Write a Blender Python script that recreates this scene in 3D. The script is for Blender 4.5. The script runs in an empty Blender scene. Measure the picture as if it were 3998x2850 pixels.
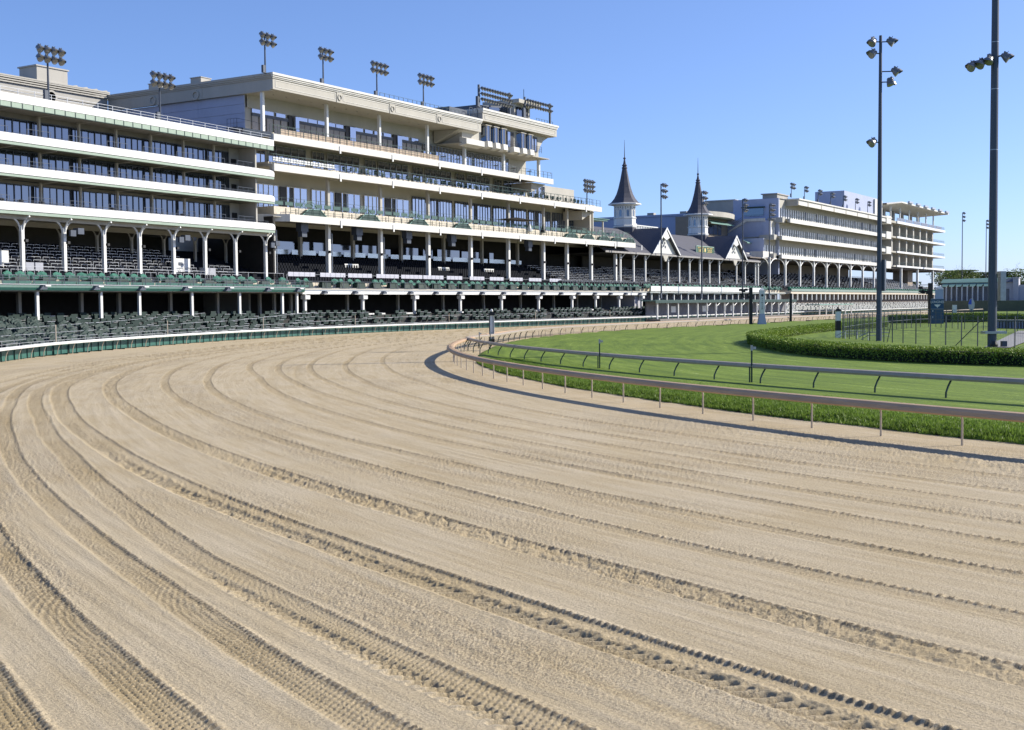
import bpy, math, random
import numpy as np
from mathutils import Matrix, Vector
R = math.radians
random.seed(7); rng = np.random.default_rng(7)
sc = bpy.context.scene

# ------------------------------------------------------------------ camera
CAM_Z = 4.1
YAW, PITCH, ROLL, FOC = .549432, .0494368, -.00891408, 4839.05 / 3998
cy, sy = math.cos(YAW), math.sin(YAW)
rt = Vector((sy, -cy, 0)); fw0 = Vector((cy, sy, 0)); zz = Vector((0, 0, 1))
fwd = math.cos(PITCH) * fw0 - math.sin(PITCH) * zz
upv = math.sin(PITCH) * fw0 + math.cos(PITCH) * zz
rt2 = math.cos(ROLL) * rt + math.sin(ROLL) * upv
up2 = -math.sin(ROLL) * rt + math.cos(ROLL) * upv
cd = bpy.data.cameras.new('camera'); cam = bpy.data.objects.new('camera', cd)
sc.collection.objects.link(cam); sc.camera = cam
cd.sensor_fit = 'HORIZONTAL'; cd.sensor_width = 36; cd.lens = 36 * FOC
cd.clip_start = .1; cd.clip_end = 6000
M = Matrix((rt2, up2, -fwd)).transposed().to_4x4(); M.translation = (0, 0, CAM_Z)
cam.matrix_world = M

# ------------------------------------------------------------------ light
SUN_EL = 31.0
sun_h = Vector((.72, -.69, 0)).normalized()
sun_dir = sun_h * math.cos(R(SUN_EL)) + zz * math.sin(R(SUN_EL))
w = bpy.data.worlds.new('World'); sc.world = w; w.use_nodes = True
nt = w.node_tree
sky = nt.nodes.new('ShaderNodeTexSky'); sky.sky_type = 'NISHITA'; sky.sun_disc = False
sky.sun_elevation = R(SUN_EL); sky.sun_rotation = math.atan2(sun_h.x, sun_h.y)
sky.air_density = .7; sky.dust_density = 1; sky.ozone_density = 8; sky.altitude = 500
bg = nt.nodes['Background']; bg.inputs['Strength'].default_value = .105
def vm(op, a, b):
    x = nt.nodes.new('ShaderNodeVectorMath'); x.operation = op; nt.links.new(a, x.inputs[0]); x.inputs[1].default_value = b; return x.outputs[0]
SK = .134   # soften the contrast of the clear sky between zenith and horizon, keep it blue
gm = nt.nodes.new('ShaderNodeGamma'); gm.inputs[1].default_value = .85; nt.links.new(vm('MULTIPLY', sky.outputs[0], (SK,) * 3), gm.inputs[0])
nt.links.new(vm('MULTIPLY', gm.outputs[0], (1.24 / SK, 1.17 / SK, 1.26 / SK)), bg.inputs[0])
sl = bpy.data.lights.new('sun', 'SUN'); sl.energy = 5.0; sl.angle = R(.53); sl.color = (1, .94, .82)
so = bpy.data.objects.new('sun', sl); sc.collection.objects.link(so)
so.rotation_euler = (-sun_dir).to_track_quat('-Z', 'Y').to_euler()
sc.view_settings.view_transform = 'Standard'; sc.view_settings.look = 'None'
sc.view_settings.exposure = 0.5; sc.view_settings.gamma = 1
sc.view_settings.use_curve_mapping = False
try:
    sc.cycles.max_bounces = 6; sc.cycles.diffuse_bounces = 3; sc.cycles.glossy_bounces = 3
except Exception: pass

# ------------------------------------------------------------------ helpers
col = bpy.data.collections.new('racecourse'); sc.collection.children.link(col)
MATS = {}
def mat(name, c, rough=.7, metal=0, var=.12, vscale=1.5, bump=0, bscale=30, spec=.5, streak=None, var2=None):
    if name in MATS: return MATS[name]
    m = bpy.data.materials.new(name); m.use_nodes = True; t = m.node_tree; n = t.nodes; l = t.links
    b = n['Principled BSDF']; b.inputs['Roughness'].default_value = rough; b.inputs['Metallic'].default_value = metal
    b.inputs['Specular IOR Level'].default_value = spec
    if var:
        tc = n.new('ShaderNodeTexCoord'); mp = n.new('ShaderNodeMapping'); l.new(tc.outputs['Object'], mp.inputs[0])
        if streak: mp.inputs['Scale'].default_value = streak
        no = n.new('ShaderNodeTexNoise'); no.inputs['Scale'].default_value = vscale; no.inputs['Detail'].default_value = 5
        no.inputs['Roughness'].default_value = .65
        l.new(mp.outputs[0], no.inputs['Vector'])
        r = n.new('ShaderNodeValToRGB'); l.new(no.outputs[0], r.inputs[0])
        r.color_ramp.elements[0].position = .3; r.color_ramp.elements[1].position = .7
        lo = [x * (1 - var) for x in c]; hi = [min(1, x * (1 + var * .6)) for x in c]
        if var2: lo = var2
        r.color_ramp.elements[0].color = (*lo, 1); r.color_ramp.elements[1].color = (*hi, 1)
        l.new(r.outputs[0], b.inputs['Base Color'])
    else: b.inputs['Base Color'].default_value = (*c, 1)
    if bump:
        no2 = n.new('ShaderNodeTexNoise'); no2.inputs['Scale'].default_value = bscale; no2.inputs['Detail'].default_value = 4
        tc2 = n.new('ShaderNodeTexCoord'); l.new(tc2.outputs['Object'], no2.inputs['Vector'])
        bp = n.new('ShaderNodeBump'); bp.inputs['Strength'].default_value = bump; bp.inputs['Distance'].default_value = .02
        l.new(no2.outputs[0], bp.inputs['Height']); l.new(bp.outputs[0], b.inputs['Normal'])
    MATS[name] = m; return m
M_white = mat('white_paint', (.71, .71, .69), .45, var=.1, vscale=.8, streak=(1, 1, .25))
M_white_old = mat('weathered_white_panel', (.70, .70, .695), .5, var=.16, vscale=2, streak=(1.5, 1.5, .15))
M_cream = mat('cream_concrete', (.42, .40, .355), .8, var=.1, vscale=.35, streak=(1, 1, .3), bump=.15)
M_fascia = mat('pale_fascia_concrete', (.62, .605, .565), .7, var=.13, vscale=1.2, streak=(.6, 1, .12))
M_soffit = mat('soffit_render', (.40, .375, .32), .85, var=.08, vscale=.4)
M_beige = mat('beige_riser', (.58, .52, .42), .85, var=.2, vscale=2)
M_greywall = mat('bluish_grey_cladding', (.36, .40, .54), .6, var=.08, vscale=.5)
M_stone = mat('grey_stone_render', (.40, .385, .35), .85, var=.12, vscale=.3, streak=(1, 1, .3))
M_palegreen = mat('pale_green_trim', (.27, .35, .28), .55, var=.12, vscale=2)
M_teal = mat('green_fascia', (.025, .105, .085), .5, var=.25, vscale=3)
M_dkgreen = mat('dark_green_paint', (.012, .045, .036), .5, var=.25, vscale=4)
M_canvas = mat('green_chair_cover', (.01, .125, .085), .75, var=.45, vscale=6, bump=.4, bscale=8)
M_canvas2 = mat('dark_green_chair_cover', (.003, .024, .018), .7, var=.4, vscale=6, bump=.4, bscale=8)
M_steel = mat('galvanised_steel', (.42, .43, .44), .4, .6, var=.15, vscale=5)
M_steel_dk = mat('dark_blue_grey_steel', (.06, .075, .105), .5, .1, var=.2, vscale=1.2, streak=(1, 1, .15))
M_lamp = mat('lamp_housing', (.20, .205, .21), .45, .5, var=.1)
M_lampface = mat('lamp_glass', (.25, .25, .24), .15, .2, var=.0)
M_black = mat('black_paint', (.012, .012, .013), .5, var=.2)
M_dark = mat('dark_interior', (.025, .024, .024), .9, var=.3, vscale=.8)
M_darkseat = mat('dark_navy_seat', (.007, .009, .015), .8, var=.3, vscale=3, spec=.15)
M_deck = mat('concrete_deck', (.17, .16, .15), .9, var=.3, vscale=1.2)
M_roof = mat('slate_shingle', (.085, .085, .105), .85, var=.25, vscale=6, bump=.3, bscale=12)
M_awn = mat('sea_green_roof', (.16, .29, .25), .55, var=.15, vscale=1.5, streak=(3, .3, 1))
M_rail_brown = mat('weathered_rail_skin', (.42, .28, .16), .6, .0, var=.18, vscale=2, streak=(.4, .4, 4))
M_railpost = mat('weathered_rail_post', (.50, .42, .32), .5, .0, var=.2, vscale=5)
M_turfrail = mat('aged_turf_rail', (.36, .30, .23), .5, .0, var=.15, vscale=2)
M_blue = mat('blue_sign_panel', (.012, .06, .14), .45, var=.1)
M_gold = mat('gold_letter', (.72, .55, .22), .5, var=0)
M_signgreen = mat('sign_green', (.02, .09, .05), .5, var=.2)
M_bark = mat('grey_bark', (.13, .11, .085), .9, var=.3, vscale=4)
M_brown = mat('tan_structure', (.30, .24, .18), .8, var=.1)
def glass(name, c, metal, rough):
    m = bpy.data.materials.new(name); m.use_nodes = True; b = m.node_tree.nodes['Principled BSDF']
    b.inputs['Base Color'].default_value = (*c, 1); b.inputs['Metallic'].default_value = metal; b.inputs['Roughness'].default_value = rough
    n = m.node_tree.nodes; l = m.node_tree.links
    no = n.new('ShaderNodeTexNoise'); no.inputs['Scale'].default_value = .35; tc = n.new('ShaderNodeTexCoord'); l.new(tc.outputs['Object'], no.inputs['Vector'])
    bp = n.new('ShaderNodeBump'); bp.inputs['Strength'].default_value = .12; bp.inputs['Distance'].default_value = .05
    l.new(no.outputs[0], bp.inputs['Height']); l.new(bp.outputs[0], b.inputs['Normal'])
    MATS[name] = m; return m
M_glass = glass('reflective_window_glass', (.27, .31, .38), .85, .03)
M_glass_dk = glass('dim_window_glass', (.12, .145, .185), .85, .05)
M_glassrail = glass('frosted_glass_screen', (.42, .50, .56), .6, .25)

class MB:
    def __init__(s): s.v = []; s.f = []; s.m = []; s.k = 0
    def add(s, vs, fs):
        b = len(s.v); s.v.extend(vs); s.f.extend([tuple(b + i for i in f) for f in fs]); s.m.extend([s.k] * len(fs)); return s
    def box(s, x0, x1, y0, y1, z0, z1):
        return s.add([(x0, y0, z0), (x1, y0, z0), (x1, y1, z0), (x0, y1, z0), (x0, y0, z1), (x1, y0, z1), (x1, y1, z1), (x0, y1, z1)],
            [(3, 2, 1, 0), (4, 5, 6, 7), (0, 1, 5, 4), (1, 2, 6, 5), (2, 3, 7, 6), (3, 0, 4, 7)])
    def prism(s, prof, x0, x1):      # profile in (y,z), extruded along x
        n = len(prof)
        return s.add([(x0, y, z) for y, z in prof] + [(x1, y, z) for y, z in prof],
            [tuple(range(n)), tuple(range(2 * n - 1, n - 1, -1))] + [(i, i + n, (i + 1) % n + n, (i + 1) % n) for i in range(n)])
    def prismy(s, prof, y0, y1):     # profile in (x,z), extruded along y
        n = len(prof)
        return s.add([(x, y0, z) for x, z in prof] + [(x, y1, z) for x, z in prof],
            [tuple(range(n))[::-1], tuple(range(n, 2 * n))] + [(i, (i + 1) % n, (i + 1) % n + n, i + n) for i in range(n)])
    def quad(s, *p): return s.add(list(p), [tuple(range(len(p)))])
    def tube(s, p0, p1, r, n=5, r1=None):
        a = Vector(p0); b = Vector(p1); d = (b - a)
        if d.length < 1e-6: return s
        d.normalize(); u = d.orthogonal().normalized(); v = d.cross(u); r1 = r if r1 is None else r1
        vs = [tuple(a + (u * math.cos(t) + v * math.sin(t)) * r) for t in [2 * math.pi * i / n for i in range(n)]]
        vs += [tuple(b + (u * math.cos(t) + v * math.sin(t)) * r1) for t in [2 * math.pi * i / n for i in range(n)]]
        return s.add(vs, [(i, (i + 1) % n, (i + 1) % n + n, i + n) for i in range(n)] + [tuple(range(n))[::-1], tuple(range(n, 2 * n))])
    def path(s, pts, r, n=5):
        for a, b in zip(pts, pts[1:]): s.tube(a, b, r, n)
        return s
    def lathe(s, prof, n=10, c=(0, 0, 0)):   # (r,z)
        vs = []; fs = []
        for r, z in prof:
            for i in range(n): vs.append((c[0] + r * math.cos(2 * math.pi * i / n), c[1] + r * math.sin(2 * math.pi * i / n), c[2] + z))
        for j in range(len(prof) - 1):
            for i in range(n): fs.append((j * n + i, j * n + (i + 1) % n, (j + 1) * n + (i + 1) % n, (j + 1) * n + i))
        fs.append(tuple(range(n))[::-1]); k = (len(prof) - 1) * n; fs.append(tuple(range(k, k + n)))
        return s.add(vs, fs)
    def mesh(s, name, *mats, smooth=False):
        me = bpy.data.meshes.new(name); me.from_pydata(s.v, [], s.f)
        for m in mats: me.materials.append(m)
        if len(mats) > 1: me.polygons.foreach_set('material_index', s.m)
        if smooth: me.polygons.foreach_set('use_smooth', [True] * len(me.polygons))
        me.update(); return me
def put(name, me, parent=None, loc=(0, 0, 0), rz=0, scale=None, kind=None, label=None):
    o = bpy.data.objects.new(name, me); col.objects.link(o); o.location = loc; o.rotation_euler = (0, 0, rz)
    if scale: o.scale = scale
    if parent: o.parent = parent
    if kind: o['kind'] = kind
    if label: o['label'] = label
    return o
def part(name, mb, m, parent, kind=None, label=None, smooth=False, **k):
    ms = m if isinstance(m, (list, tuple)) else [m]
    return put(name, mb.mesh(name, *ms, smooth=smooth), parent, kind=kind, label=label, **k)
def tag(o, label, cat, group=None):
    o['label'] = label; o['category'] = cat
    if group: o['group'] = group
    return o
def thing(name, label, cat, loc=(0, 0, 0), rz=0, group=None):
    return tag(put(name, None, None, loc, rz), label, cat, group)
def copy_tree(root, loc, rz=0, label=None):
    r = root.copy(); col.objects.link(r); r.location = loc; r.rotation_euler = (0, 0, rz)
    if label: r['label'] = label
    for ch in root.children:
        c = ch.copy(); col.objects.link(c); c.parent = r
        for g in ch.children:
            d = g.copy(); col.objects.link(d); d.parent = c
    return r
def B(*a): return MB().box(*a)
ORD = 'first second third fourth fifth sixth seventh eighth ninth tenth eleventh twelfth'.split()
def ordn(i):
    if i < 12: return ORD[i]
    n = i + 1; return f"{n}{'th' if 10 < n % 100 < 14 else {1: 'st', 2: 'nd', 3: 'rd'}.get(n % 10, 'th')}"

# ------------------------------------------------------------------ ground curves
cp = [(142 + 119.2 * math.cos(R(a)), -47.7 + 119.2 * math.sin(R(a))) for a in np.arange(200, 118, -1.0)]
ext = [(95.2, 62.4), (104.6, 67.3), (113, 70.8), (121, 73.8), (130, 76.6), (140, 79.2), (150, 81), (165, 82.5), (185, 83), (220, 83), (300, 83), (1200, 83)]
pts = np.array([p for p in cp if p[0] < 88] + ext)
_s = np.r_[0, np.cumsum(np.hypot(*np.diff(pts, axis=0).T))]
SS = np.arange(0, _s[-1], .5)
BC = np.c_[np.interp(SS, _s, pts[:, 0]), np.interp(SS, _s, pts[:, 1])]
_k = np.ones(41) / 41
BC = np.array([np.convolve(np.pad(BC[:, i], 20, mode='reflect', reflect_type='odd'), _k, 'valid') for i in (0, 1)]).T
# arclength offset so that s agrees with the measured track positions
_t = np.gradient(BC, axis=0); _t /= np.hypot(*_t.T)[:, None]; BN = np.c_[-_t[:, 1], _t[:, 0]]; BT = _t
S0 = -8.3 + 0.0   # measured table used a start at 196 degrees
def sd(P):
    out = np.empty((len(P), 2)); cs = BC[::6]; 
    for i in range(0, len(P), 20000):
        p = P[i:i + 20000]
        j = ((p[:, None, 0] - cs[None, :, 0]) ** 2 + (p[:, None, 1] - cs[None, :, 1]) ** 2).argmin(1) * 6
        for _ in range(4):
            e = ((p - BC[j]) * BT[j]).sum(1); j = np.clip(j + np.rint(e / .5).astype(int), 0, len(BC) - 1)
        v = p - BC[j]; e = (v * BT[j]).sum(1)
        # smooth normal between samples
        jf = np.clip(j + e / .5, 0, len(BC) - 1.001); j0 = jf.astype(int); w = (jf - j0)[:, None]
        q = BC[j0] * (1 - w) + BC[j0 + 1] * w; nn = BN[j0] * (1 - w) + BN[j0 + 1] * w
        out[i:i + 20000, 0] = jf * .5 + S0; out[i:i + 20000, 1] = ((p - q) * nn).sum(1)
    return out
def at(s, d):
    j = min(max((s - S0) / .5, 0), len(BC) - 2); i = int(j); w = j - i
    q = BC[i] * (1 - w) + BC[i + 1] * w; n = BN[i] * (1 - w) + BN[i + 1] * w
    return q + n * d, BT[i] * (1 - w) + BT[i + 1] * w, n

# ------------------------------------------------------------------ noise helpers (numpy)
_perm = rng.random((512, 512))
def vnoise(x, y):
    xi = np.floor(x).astype(int); yi = np.floor(y).astype(int); fx = x - xi; fy = y - yi
    fx = fx * fx * (3 - 2 * fx); fy = fy * fy * (3 - 2 * fy)
    g = lambda a, b: _perm[a % 512, b % 512]
    return (g(xi, yi) * (1 - fx) + g(xi + 1, yi) * fx) * (1 - fy) + (g(xi, yi + 1) * (1 - fx) + g(xi + 1, yi + 1) * fx) * fy
def fbm(x, y, o=4):
    r = 0; a = .5
    for i in range(o): r = r + a * vnoise(x * 2 ** i + 17 * i, y * 2 ** i + 31 * i); a *= .5
    return r
def sstep(a, b, x): t = np.clip((x - a) / (b - a), 0, 1); return t * t * (3 - 2 * t)

def polar(a0, a1, na, rr):
    ang = YAW + np.linspace(a0, a1, na)
    X = np.outer(rr, np.cos(ang)); Y = np.outer(rr, np.sin(ang)); return X, Y
def grid_mesh(name, X, Y, Z, keep, mats, attrs={}):
    nr, na = X.shape; idx = np.arange(nr * na).reshape(nr, na)
    q = np.stack([idx[:-1, :-1], idx[:-1, 1:], idx[1:, 1:], idx[1:, :-1]], -1).reshape(-1, 4)[:, ::-1]
    kf = keep.reshape(-1)[q].all(1); q = q[kf]
    used = np.zeros(nr * na, bool); used[q] = True; new = np.cumsum(used) - 1
    V = np.stack([X, Y, Z], -1).reshape(-1, 3)[used]; q = new[q]
    me = bpy.data.meshes.new(name); me.vertices.add(len(V)); me.vertices.foreach_set('co', V.astype('f').ravel())
    me.loops.add(q.size); me.loops.foreach_set('vertex_index', q.astype('i').ravel())
    me.polygons.add(len(q)); me.polygons.foreach_set('loop_start', np.arange(0, q.size, 4, dtype='i')); me.polygons.foreach_set('loop_total', np.full(len(q), 4, 'i'))
    for k, a in attrs.items():
        at_ = me.attributes.new(k, 'FLOAT_VECTOR' if a.ndim == 3 else 'FLOAT', 'POINT')
        if a.ndim == 3: at_.data.foreach_set('vector', a.reshape(-1, 3)[used].astype('f').ravel())
        else: at_.data.foreach_set('value', a.reshape(-1)[used].astype('f').ravel())
    for m in mats: me.materials.append(m)
    me.update(); me.validate(); return put(name, me)

# tyre tracks: (d of the right edge as function of s), width, kind, depth
TR = [
 ([(81, 27.13), (84, 26.99), (110, 26.6)], .55, 'brick', .040),
 ([(81, 25.77), (85.5, 25.59), (92, 25.28), (106, 24.9), (130, 25.3), (160, 26)], .52, 'brick', .036),
 ([(80.5, 24.25), (83, 24.16), (86.5, 23.95), (92.5, 23.75), (106, 23.45), (118, 23.7), (130, 24.6), (160, 25)], .52, 'brick', .030),
 ([(79, 22.92), (83.5, 22.84), (87.5, 22.79), (92, 22.5), (101, 22.1), (112, 22.2), (125, 23.2), (160, 24)], .60, 'bricklug', .030),
 ([(77.5, 20.22), (83, 20.30), (88, 20.36), (94, 20.6), (104, 20.8), (117, 21.4), (128, 22.4), (160, 23.5)], .80, 'lug', .042),
 ([(77.5, 17.80), (83, 17.82), (89, 17.88), (100, 18.3), (114, 18.9), (130, 20.3), (160, 22)], .66, 'churn', .036),
 ([(79, 15.62), (85, 15.77), (95, 15.8), (104, 16.1), (115, 16.6), (133, 17.8), (165, 20)], .42, 'fine', .022),
 ([(78, 13.40), (87.5, 13.56), (95, 13.8), (103, 14.3), (114, 14.7), (137, 15.6), (165, 17.5)], .42, 'fine', .024),
 ([(78, 11.36), (89, 11.42), (98, 11.8), (115, 12.1), (132, 12.5), (147, 14.3), (170, 16)], .40, 'fine', .022),
 ([(78, 9.50), (87, 9.70), (99, 9.9), (112, 10.1), (127, 10.7), (153, 12.7), (175, 14)], .40, 'fine', .022),
 ([(78, 7.85), (86, 7.96), (98, 8.3), (109, 8.6), (126, 8.9), (153, 10.4), (175, 12)], .38, 'fine', .020),
 ([(80, 6.0), (102, 6.9), (113, 7.0), (130, 7.1), (152, 7.8), (175, 9.5)], .36, 'fine', .018),
 ([(85, 4.3), (105, 5.0), (125, 4.3), (142, 4.8), (152, 5.4), (175, 7)], .34, 'fine', .015),
]
SOFT = [([(85, 14.6), (100, 13.3), (108, 13.1), (116, 12.6), (127, 12.2), (134, 11.9), (150, 13)], .5),
        ([(92, 12.4), (106, 11.3), (114, 11.3), (126, 10.7), (134, 10.5), (150, 11)], .45),
        ([(78, 12.6), (84, 13.1), (92, 14.8), (104, 15.6)], .45), ([(78, 10.2), (88, 10.9), (98, 11.0), (110, 10.9)], .4),
        ([(78, 22.0), (86, 21.5), (95, 22.0)], .3), ([(84, 28.5), (90, 26.5), (95, 24.8), (100, 24.2)], .4),
        ([(104, 14.2), (109.5, 15.8), (118.5, 18.1), (127.5, 20.5), (135, 22.5)], .15), ([(104, 13.4), (109.5, 15.0), (118.5, 17.3), (127.5, 19.7), (137, 22.4)], .15)]
HF = math.hypot(1, 0)
def dirt():
    # rows spaced evenly over what the eye resolves (finer near the viewer)
    v = np.r_[np.arange(1720, 900, -3.7), np.arange(900, 300, -3.6), np.arange(300, 60, -3.2), np.arange(60, 14, -1.8)]
    rr = CAM_Z * 4839.05 / v
    na = 1130; X, Y = polar(R(-29.5), R(31.5), na, rr)
    shp = X.shape; P = np.stack([X.ravel(), Y.ravel()], 1); q = sd(P); s = q[:, 0].reshape(shp); d = q[:, 1].reshape(shp)
    rng_ = np.broadcast_to(rr[:, None], shp)
    res = rng_ ** 2 / (CAM_Z * 4839) * 3.7            # ground spacing of rows
    near = 1 - sstep(.10, .35, res); near2 = 1 - sstep(.03, .12, res)
    Z = np.zeros(shp); damp_shade = np.zeros(shp); rough = np.zeros(shp)
    Z += .020 * (fbm(s * .12, d * .8, 3) - .45) + .008 * (fbm(s * .9, d * 3.5, 3) - .45)
    grit = fbm(X * 9, Y * 9, 4); patch = sstep(.42, .62, fbm(s * .12 + 5, d * .55, 3))
    Z += near2 * (.010 + .020 * patch) * (grit - .45)
    Z += near2 * .012 * patch * (rng.random(shp) - .5)
    # harrow lines
    Z += .006 * near * np.sin(d * 2 * math.pi / .33 + 2 * fbm(s * .2, d * .2, 2)) * sstep(.4, .6, fbm(s * .05, d * .4 + 9, 2))
    rough += patch
    taken = np.zeros(shp); TS = np.zeros(shp + (3,)); WG = np.zeros(shp + (3,)); JT = np.zeros(shp)
    for pl, wd, kind, dep in TR:
        ds, dd = zip(*pl); r0 = np.interp(s, ds, dd) + .05 * (fbm(s * .5, s * 0 + dep * 99, 2) - .45)
        t = d - r0                              # 0 at the right edge, wd at the left edge
        inn = sstep(-.02, .05, t) * (1 - sstep(wd - .04, wd + .04, t))
        sel = (t > -.35) & (t < wd + .35)
        if not sel.any(): continue
        wob = .25 + .75 * sstep(.2, .55, fbm(s * .35 + wd * 50, t * .8, 2))
        dep = dep * .8; Zt = -dep * .55 * inn
        # thrown-up clods along the right edge
        cl = np.exp(-((t + .035) / .05) ** 2); ph = s / .13 + .8 * fbm(s * 3, t * 4, 2)
        Zt += cl * dep * (.75 * near2 * (np.abs(np.sin(math.pi * ph)) ** 1.5) + .5 * (1 - near2) * (.3 + 1.2 * fbm(s * 2.5, t * 2, 2)) + near2 * .9 * (fbm(s * 11, t * 14, 2) - .35))
        Zt += np.exp(-((t - wd - .04) / .07) ** 2) * dep * .5 * (fbm(s * 6, t * 9, 2))
        if kind in ('brick', 'bricklug'):
            nb = 6; row = np.floor(t / (wd / nb)); sp = .105
            a = (s + (row % 2) * sp / 2 + .25 * t) / sp; fa = a - np.floor(a); ft = t / (wd / nb) - row
            lug = sstep(.0, .16, fa) * (1 - sstep(.62, .95, fa)) * sstep(0, .12, ft) * (1 - sstep(.88, 1, ft))
            Zt += near2 * inn * dep * .85 * (lug - .4) * (.55 + .45 * wob)
            if kind == 'bricklug':
                tt = t - wd + .08; a = (s - .5 * tt) / .21; fa = a - np.floor(a)
                bar = sstep(.05, .22, fa) * (1 - sstep(.5, .7, fa)) * sstep(-.14, -.08, tt) * (1 - sstep(.12, .2, tt))
                Zt -= near2 * bar * .05
        elif kind == 'lug':
            tt = t - wd + .40; a = (s - .55 * tt) / .21; fa = a - np.floor(a)
            bar = sstep(.05, .22, fa) * (1 - sstep(.48, .72, fa)) * sstep(.02, .08, tt) * (1 - sstep(.34, .42, tt))
            Zt -= near * bar * .055
            c = np.exp(-((t - .34) / .13) ** 2) * (fbm(s * 7, t * 9, 3) - .3) * .10 * near; Zt += c
            rib = sstep(.3, .6, np.abs(np.sin(s / .12 * math.pi))) * (t < .3) * (t > 0); Zt -= near2 * rib * .012
        elif kind == 'churn':
            a = (s - .8 * t) / .2; fa = a - np.floor(a); bar = sstep(.1, .3, fa) * (1 - sstep(.5, .75, fa))
            Zt += near * inn * ((fbm(s * 6.5, t * 8, 3) - .4) * .09 - .025 * bar * wob)
        else:
            a = s / .115; fa = a - np.floor(a); Zt -= near2 * inn * .012 * (fa > .5) * wob
            Zt += near * cl * .020 * (np.sin(s / .17 * 2 * math.pi) > 0)
        Z += np.where(sel, Zt, 0)
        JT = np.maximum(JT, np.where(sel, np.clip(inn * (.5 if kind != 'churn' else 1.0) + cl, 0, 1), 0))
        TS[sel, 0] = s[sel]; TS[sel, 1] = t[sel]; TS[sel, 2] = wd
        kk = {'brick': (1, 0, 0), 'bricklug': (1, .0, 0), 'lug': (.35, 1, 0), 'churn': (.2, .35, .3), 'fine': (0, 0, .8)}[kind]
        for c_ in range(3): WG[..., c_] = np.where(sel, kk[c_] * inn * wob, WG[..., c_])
        damp_shade = np.maximum(damp_shade, np.where(sel, inn * (.65 + .35 * wob) * (.75 if kind != 'fine' else .6 + .25 * sstep(30, 60, rng_)), 0))  # rut tone: damp compacted soil, with groove shade put into the colour
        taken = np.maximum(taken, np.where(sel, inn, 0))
    for pl, wd in SOFT:
        ds, dd = zip(*pl); t = d - np.interp(s, ds, dd); g = np.exp(-(t / (wd * .5)) ** 4) * (s > ds[0]) * (s < ds[-1])
        Z -= g * .006; damp_shade = np.maximum(damp_shade, .42 * g); Z += near2 * g * .006 * np.sin(s / .1 * 2 * math.pi)
    # churned, hoof-turned soil along the inside rail
    e = 3.0 + 1.5 * (fbm(s * .10, s * 0 + 3, 2) - .45)
    ch = np.exp(-((d - e) / 1.15) ** 2) * sstep(.35, .62, fbm(s * .16 + 40, d * .35, 3)) * (s > 80) * (1 - sstep(138, 150, s))
    ch = np.maximum(ch, np.exp(-((d - 2.6) / 1.6) ** 2) * .55 * sstep(118, 126, s) * (1 - sstep(142, 150, s)))
    Z += ch * near * (.16 * (fbm(s * 2.6, d * 3.4, 4) - .47)) + ch * near * .05 * (fbm(X * 6, Y * 6, 2) - .4)
    damp_shade = np.maximum(damp_shade, ch * .75 * sstep(.35, .6, fbm(s * 1.3, d * 2, 3)))
    # soil drawn up against the turf edge
    edge = 1 - sstep(-1.0, .6, d); Z += .03 * edge * (fbm(X * 2, Y * 2, 3) - .3) * near
    damp_shade = np.maximum(damp_shade, edge * .6 * sstep(.3, .6, fbm(X * .9, Y * .9, 3)))
    jit_ = rng.random(shp) - .5; jamp = np.minimum(.022, .22 * res)
    Z += jit_ * jamp * (.12 + .75 * patch * (1 - .6 * sstep(.1, .5, res)) + 1.0 * JT + .9 * ch)
    keep = (d > -1.9) & (d < 36)
    A = np.stack([s, d, np.zeros(shp)], -1)
    o = grid_mesh('dirt_track', X, Y, Z, keep, [dirt_mat()], {'sd': A, 'damp_shade': damp_shade, 'rough_patch': rough, 'tread': TS, 'wgt': WG})
    o['kind'] = 'structure'; return o
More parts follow.
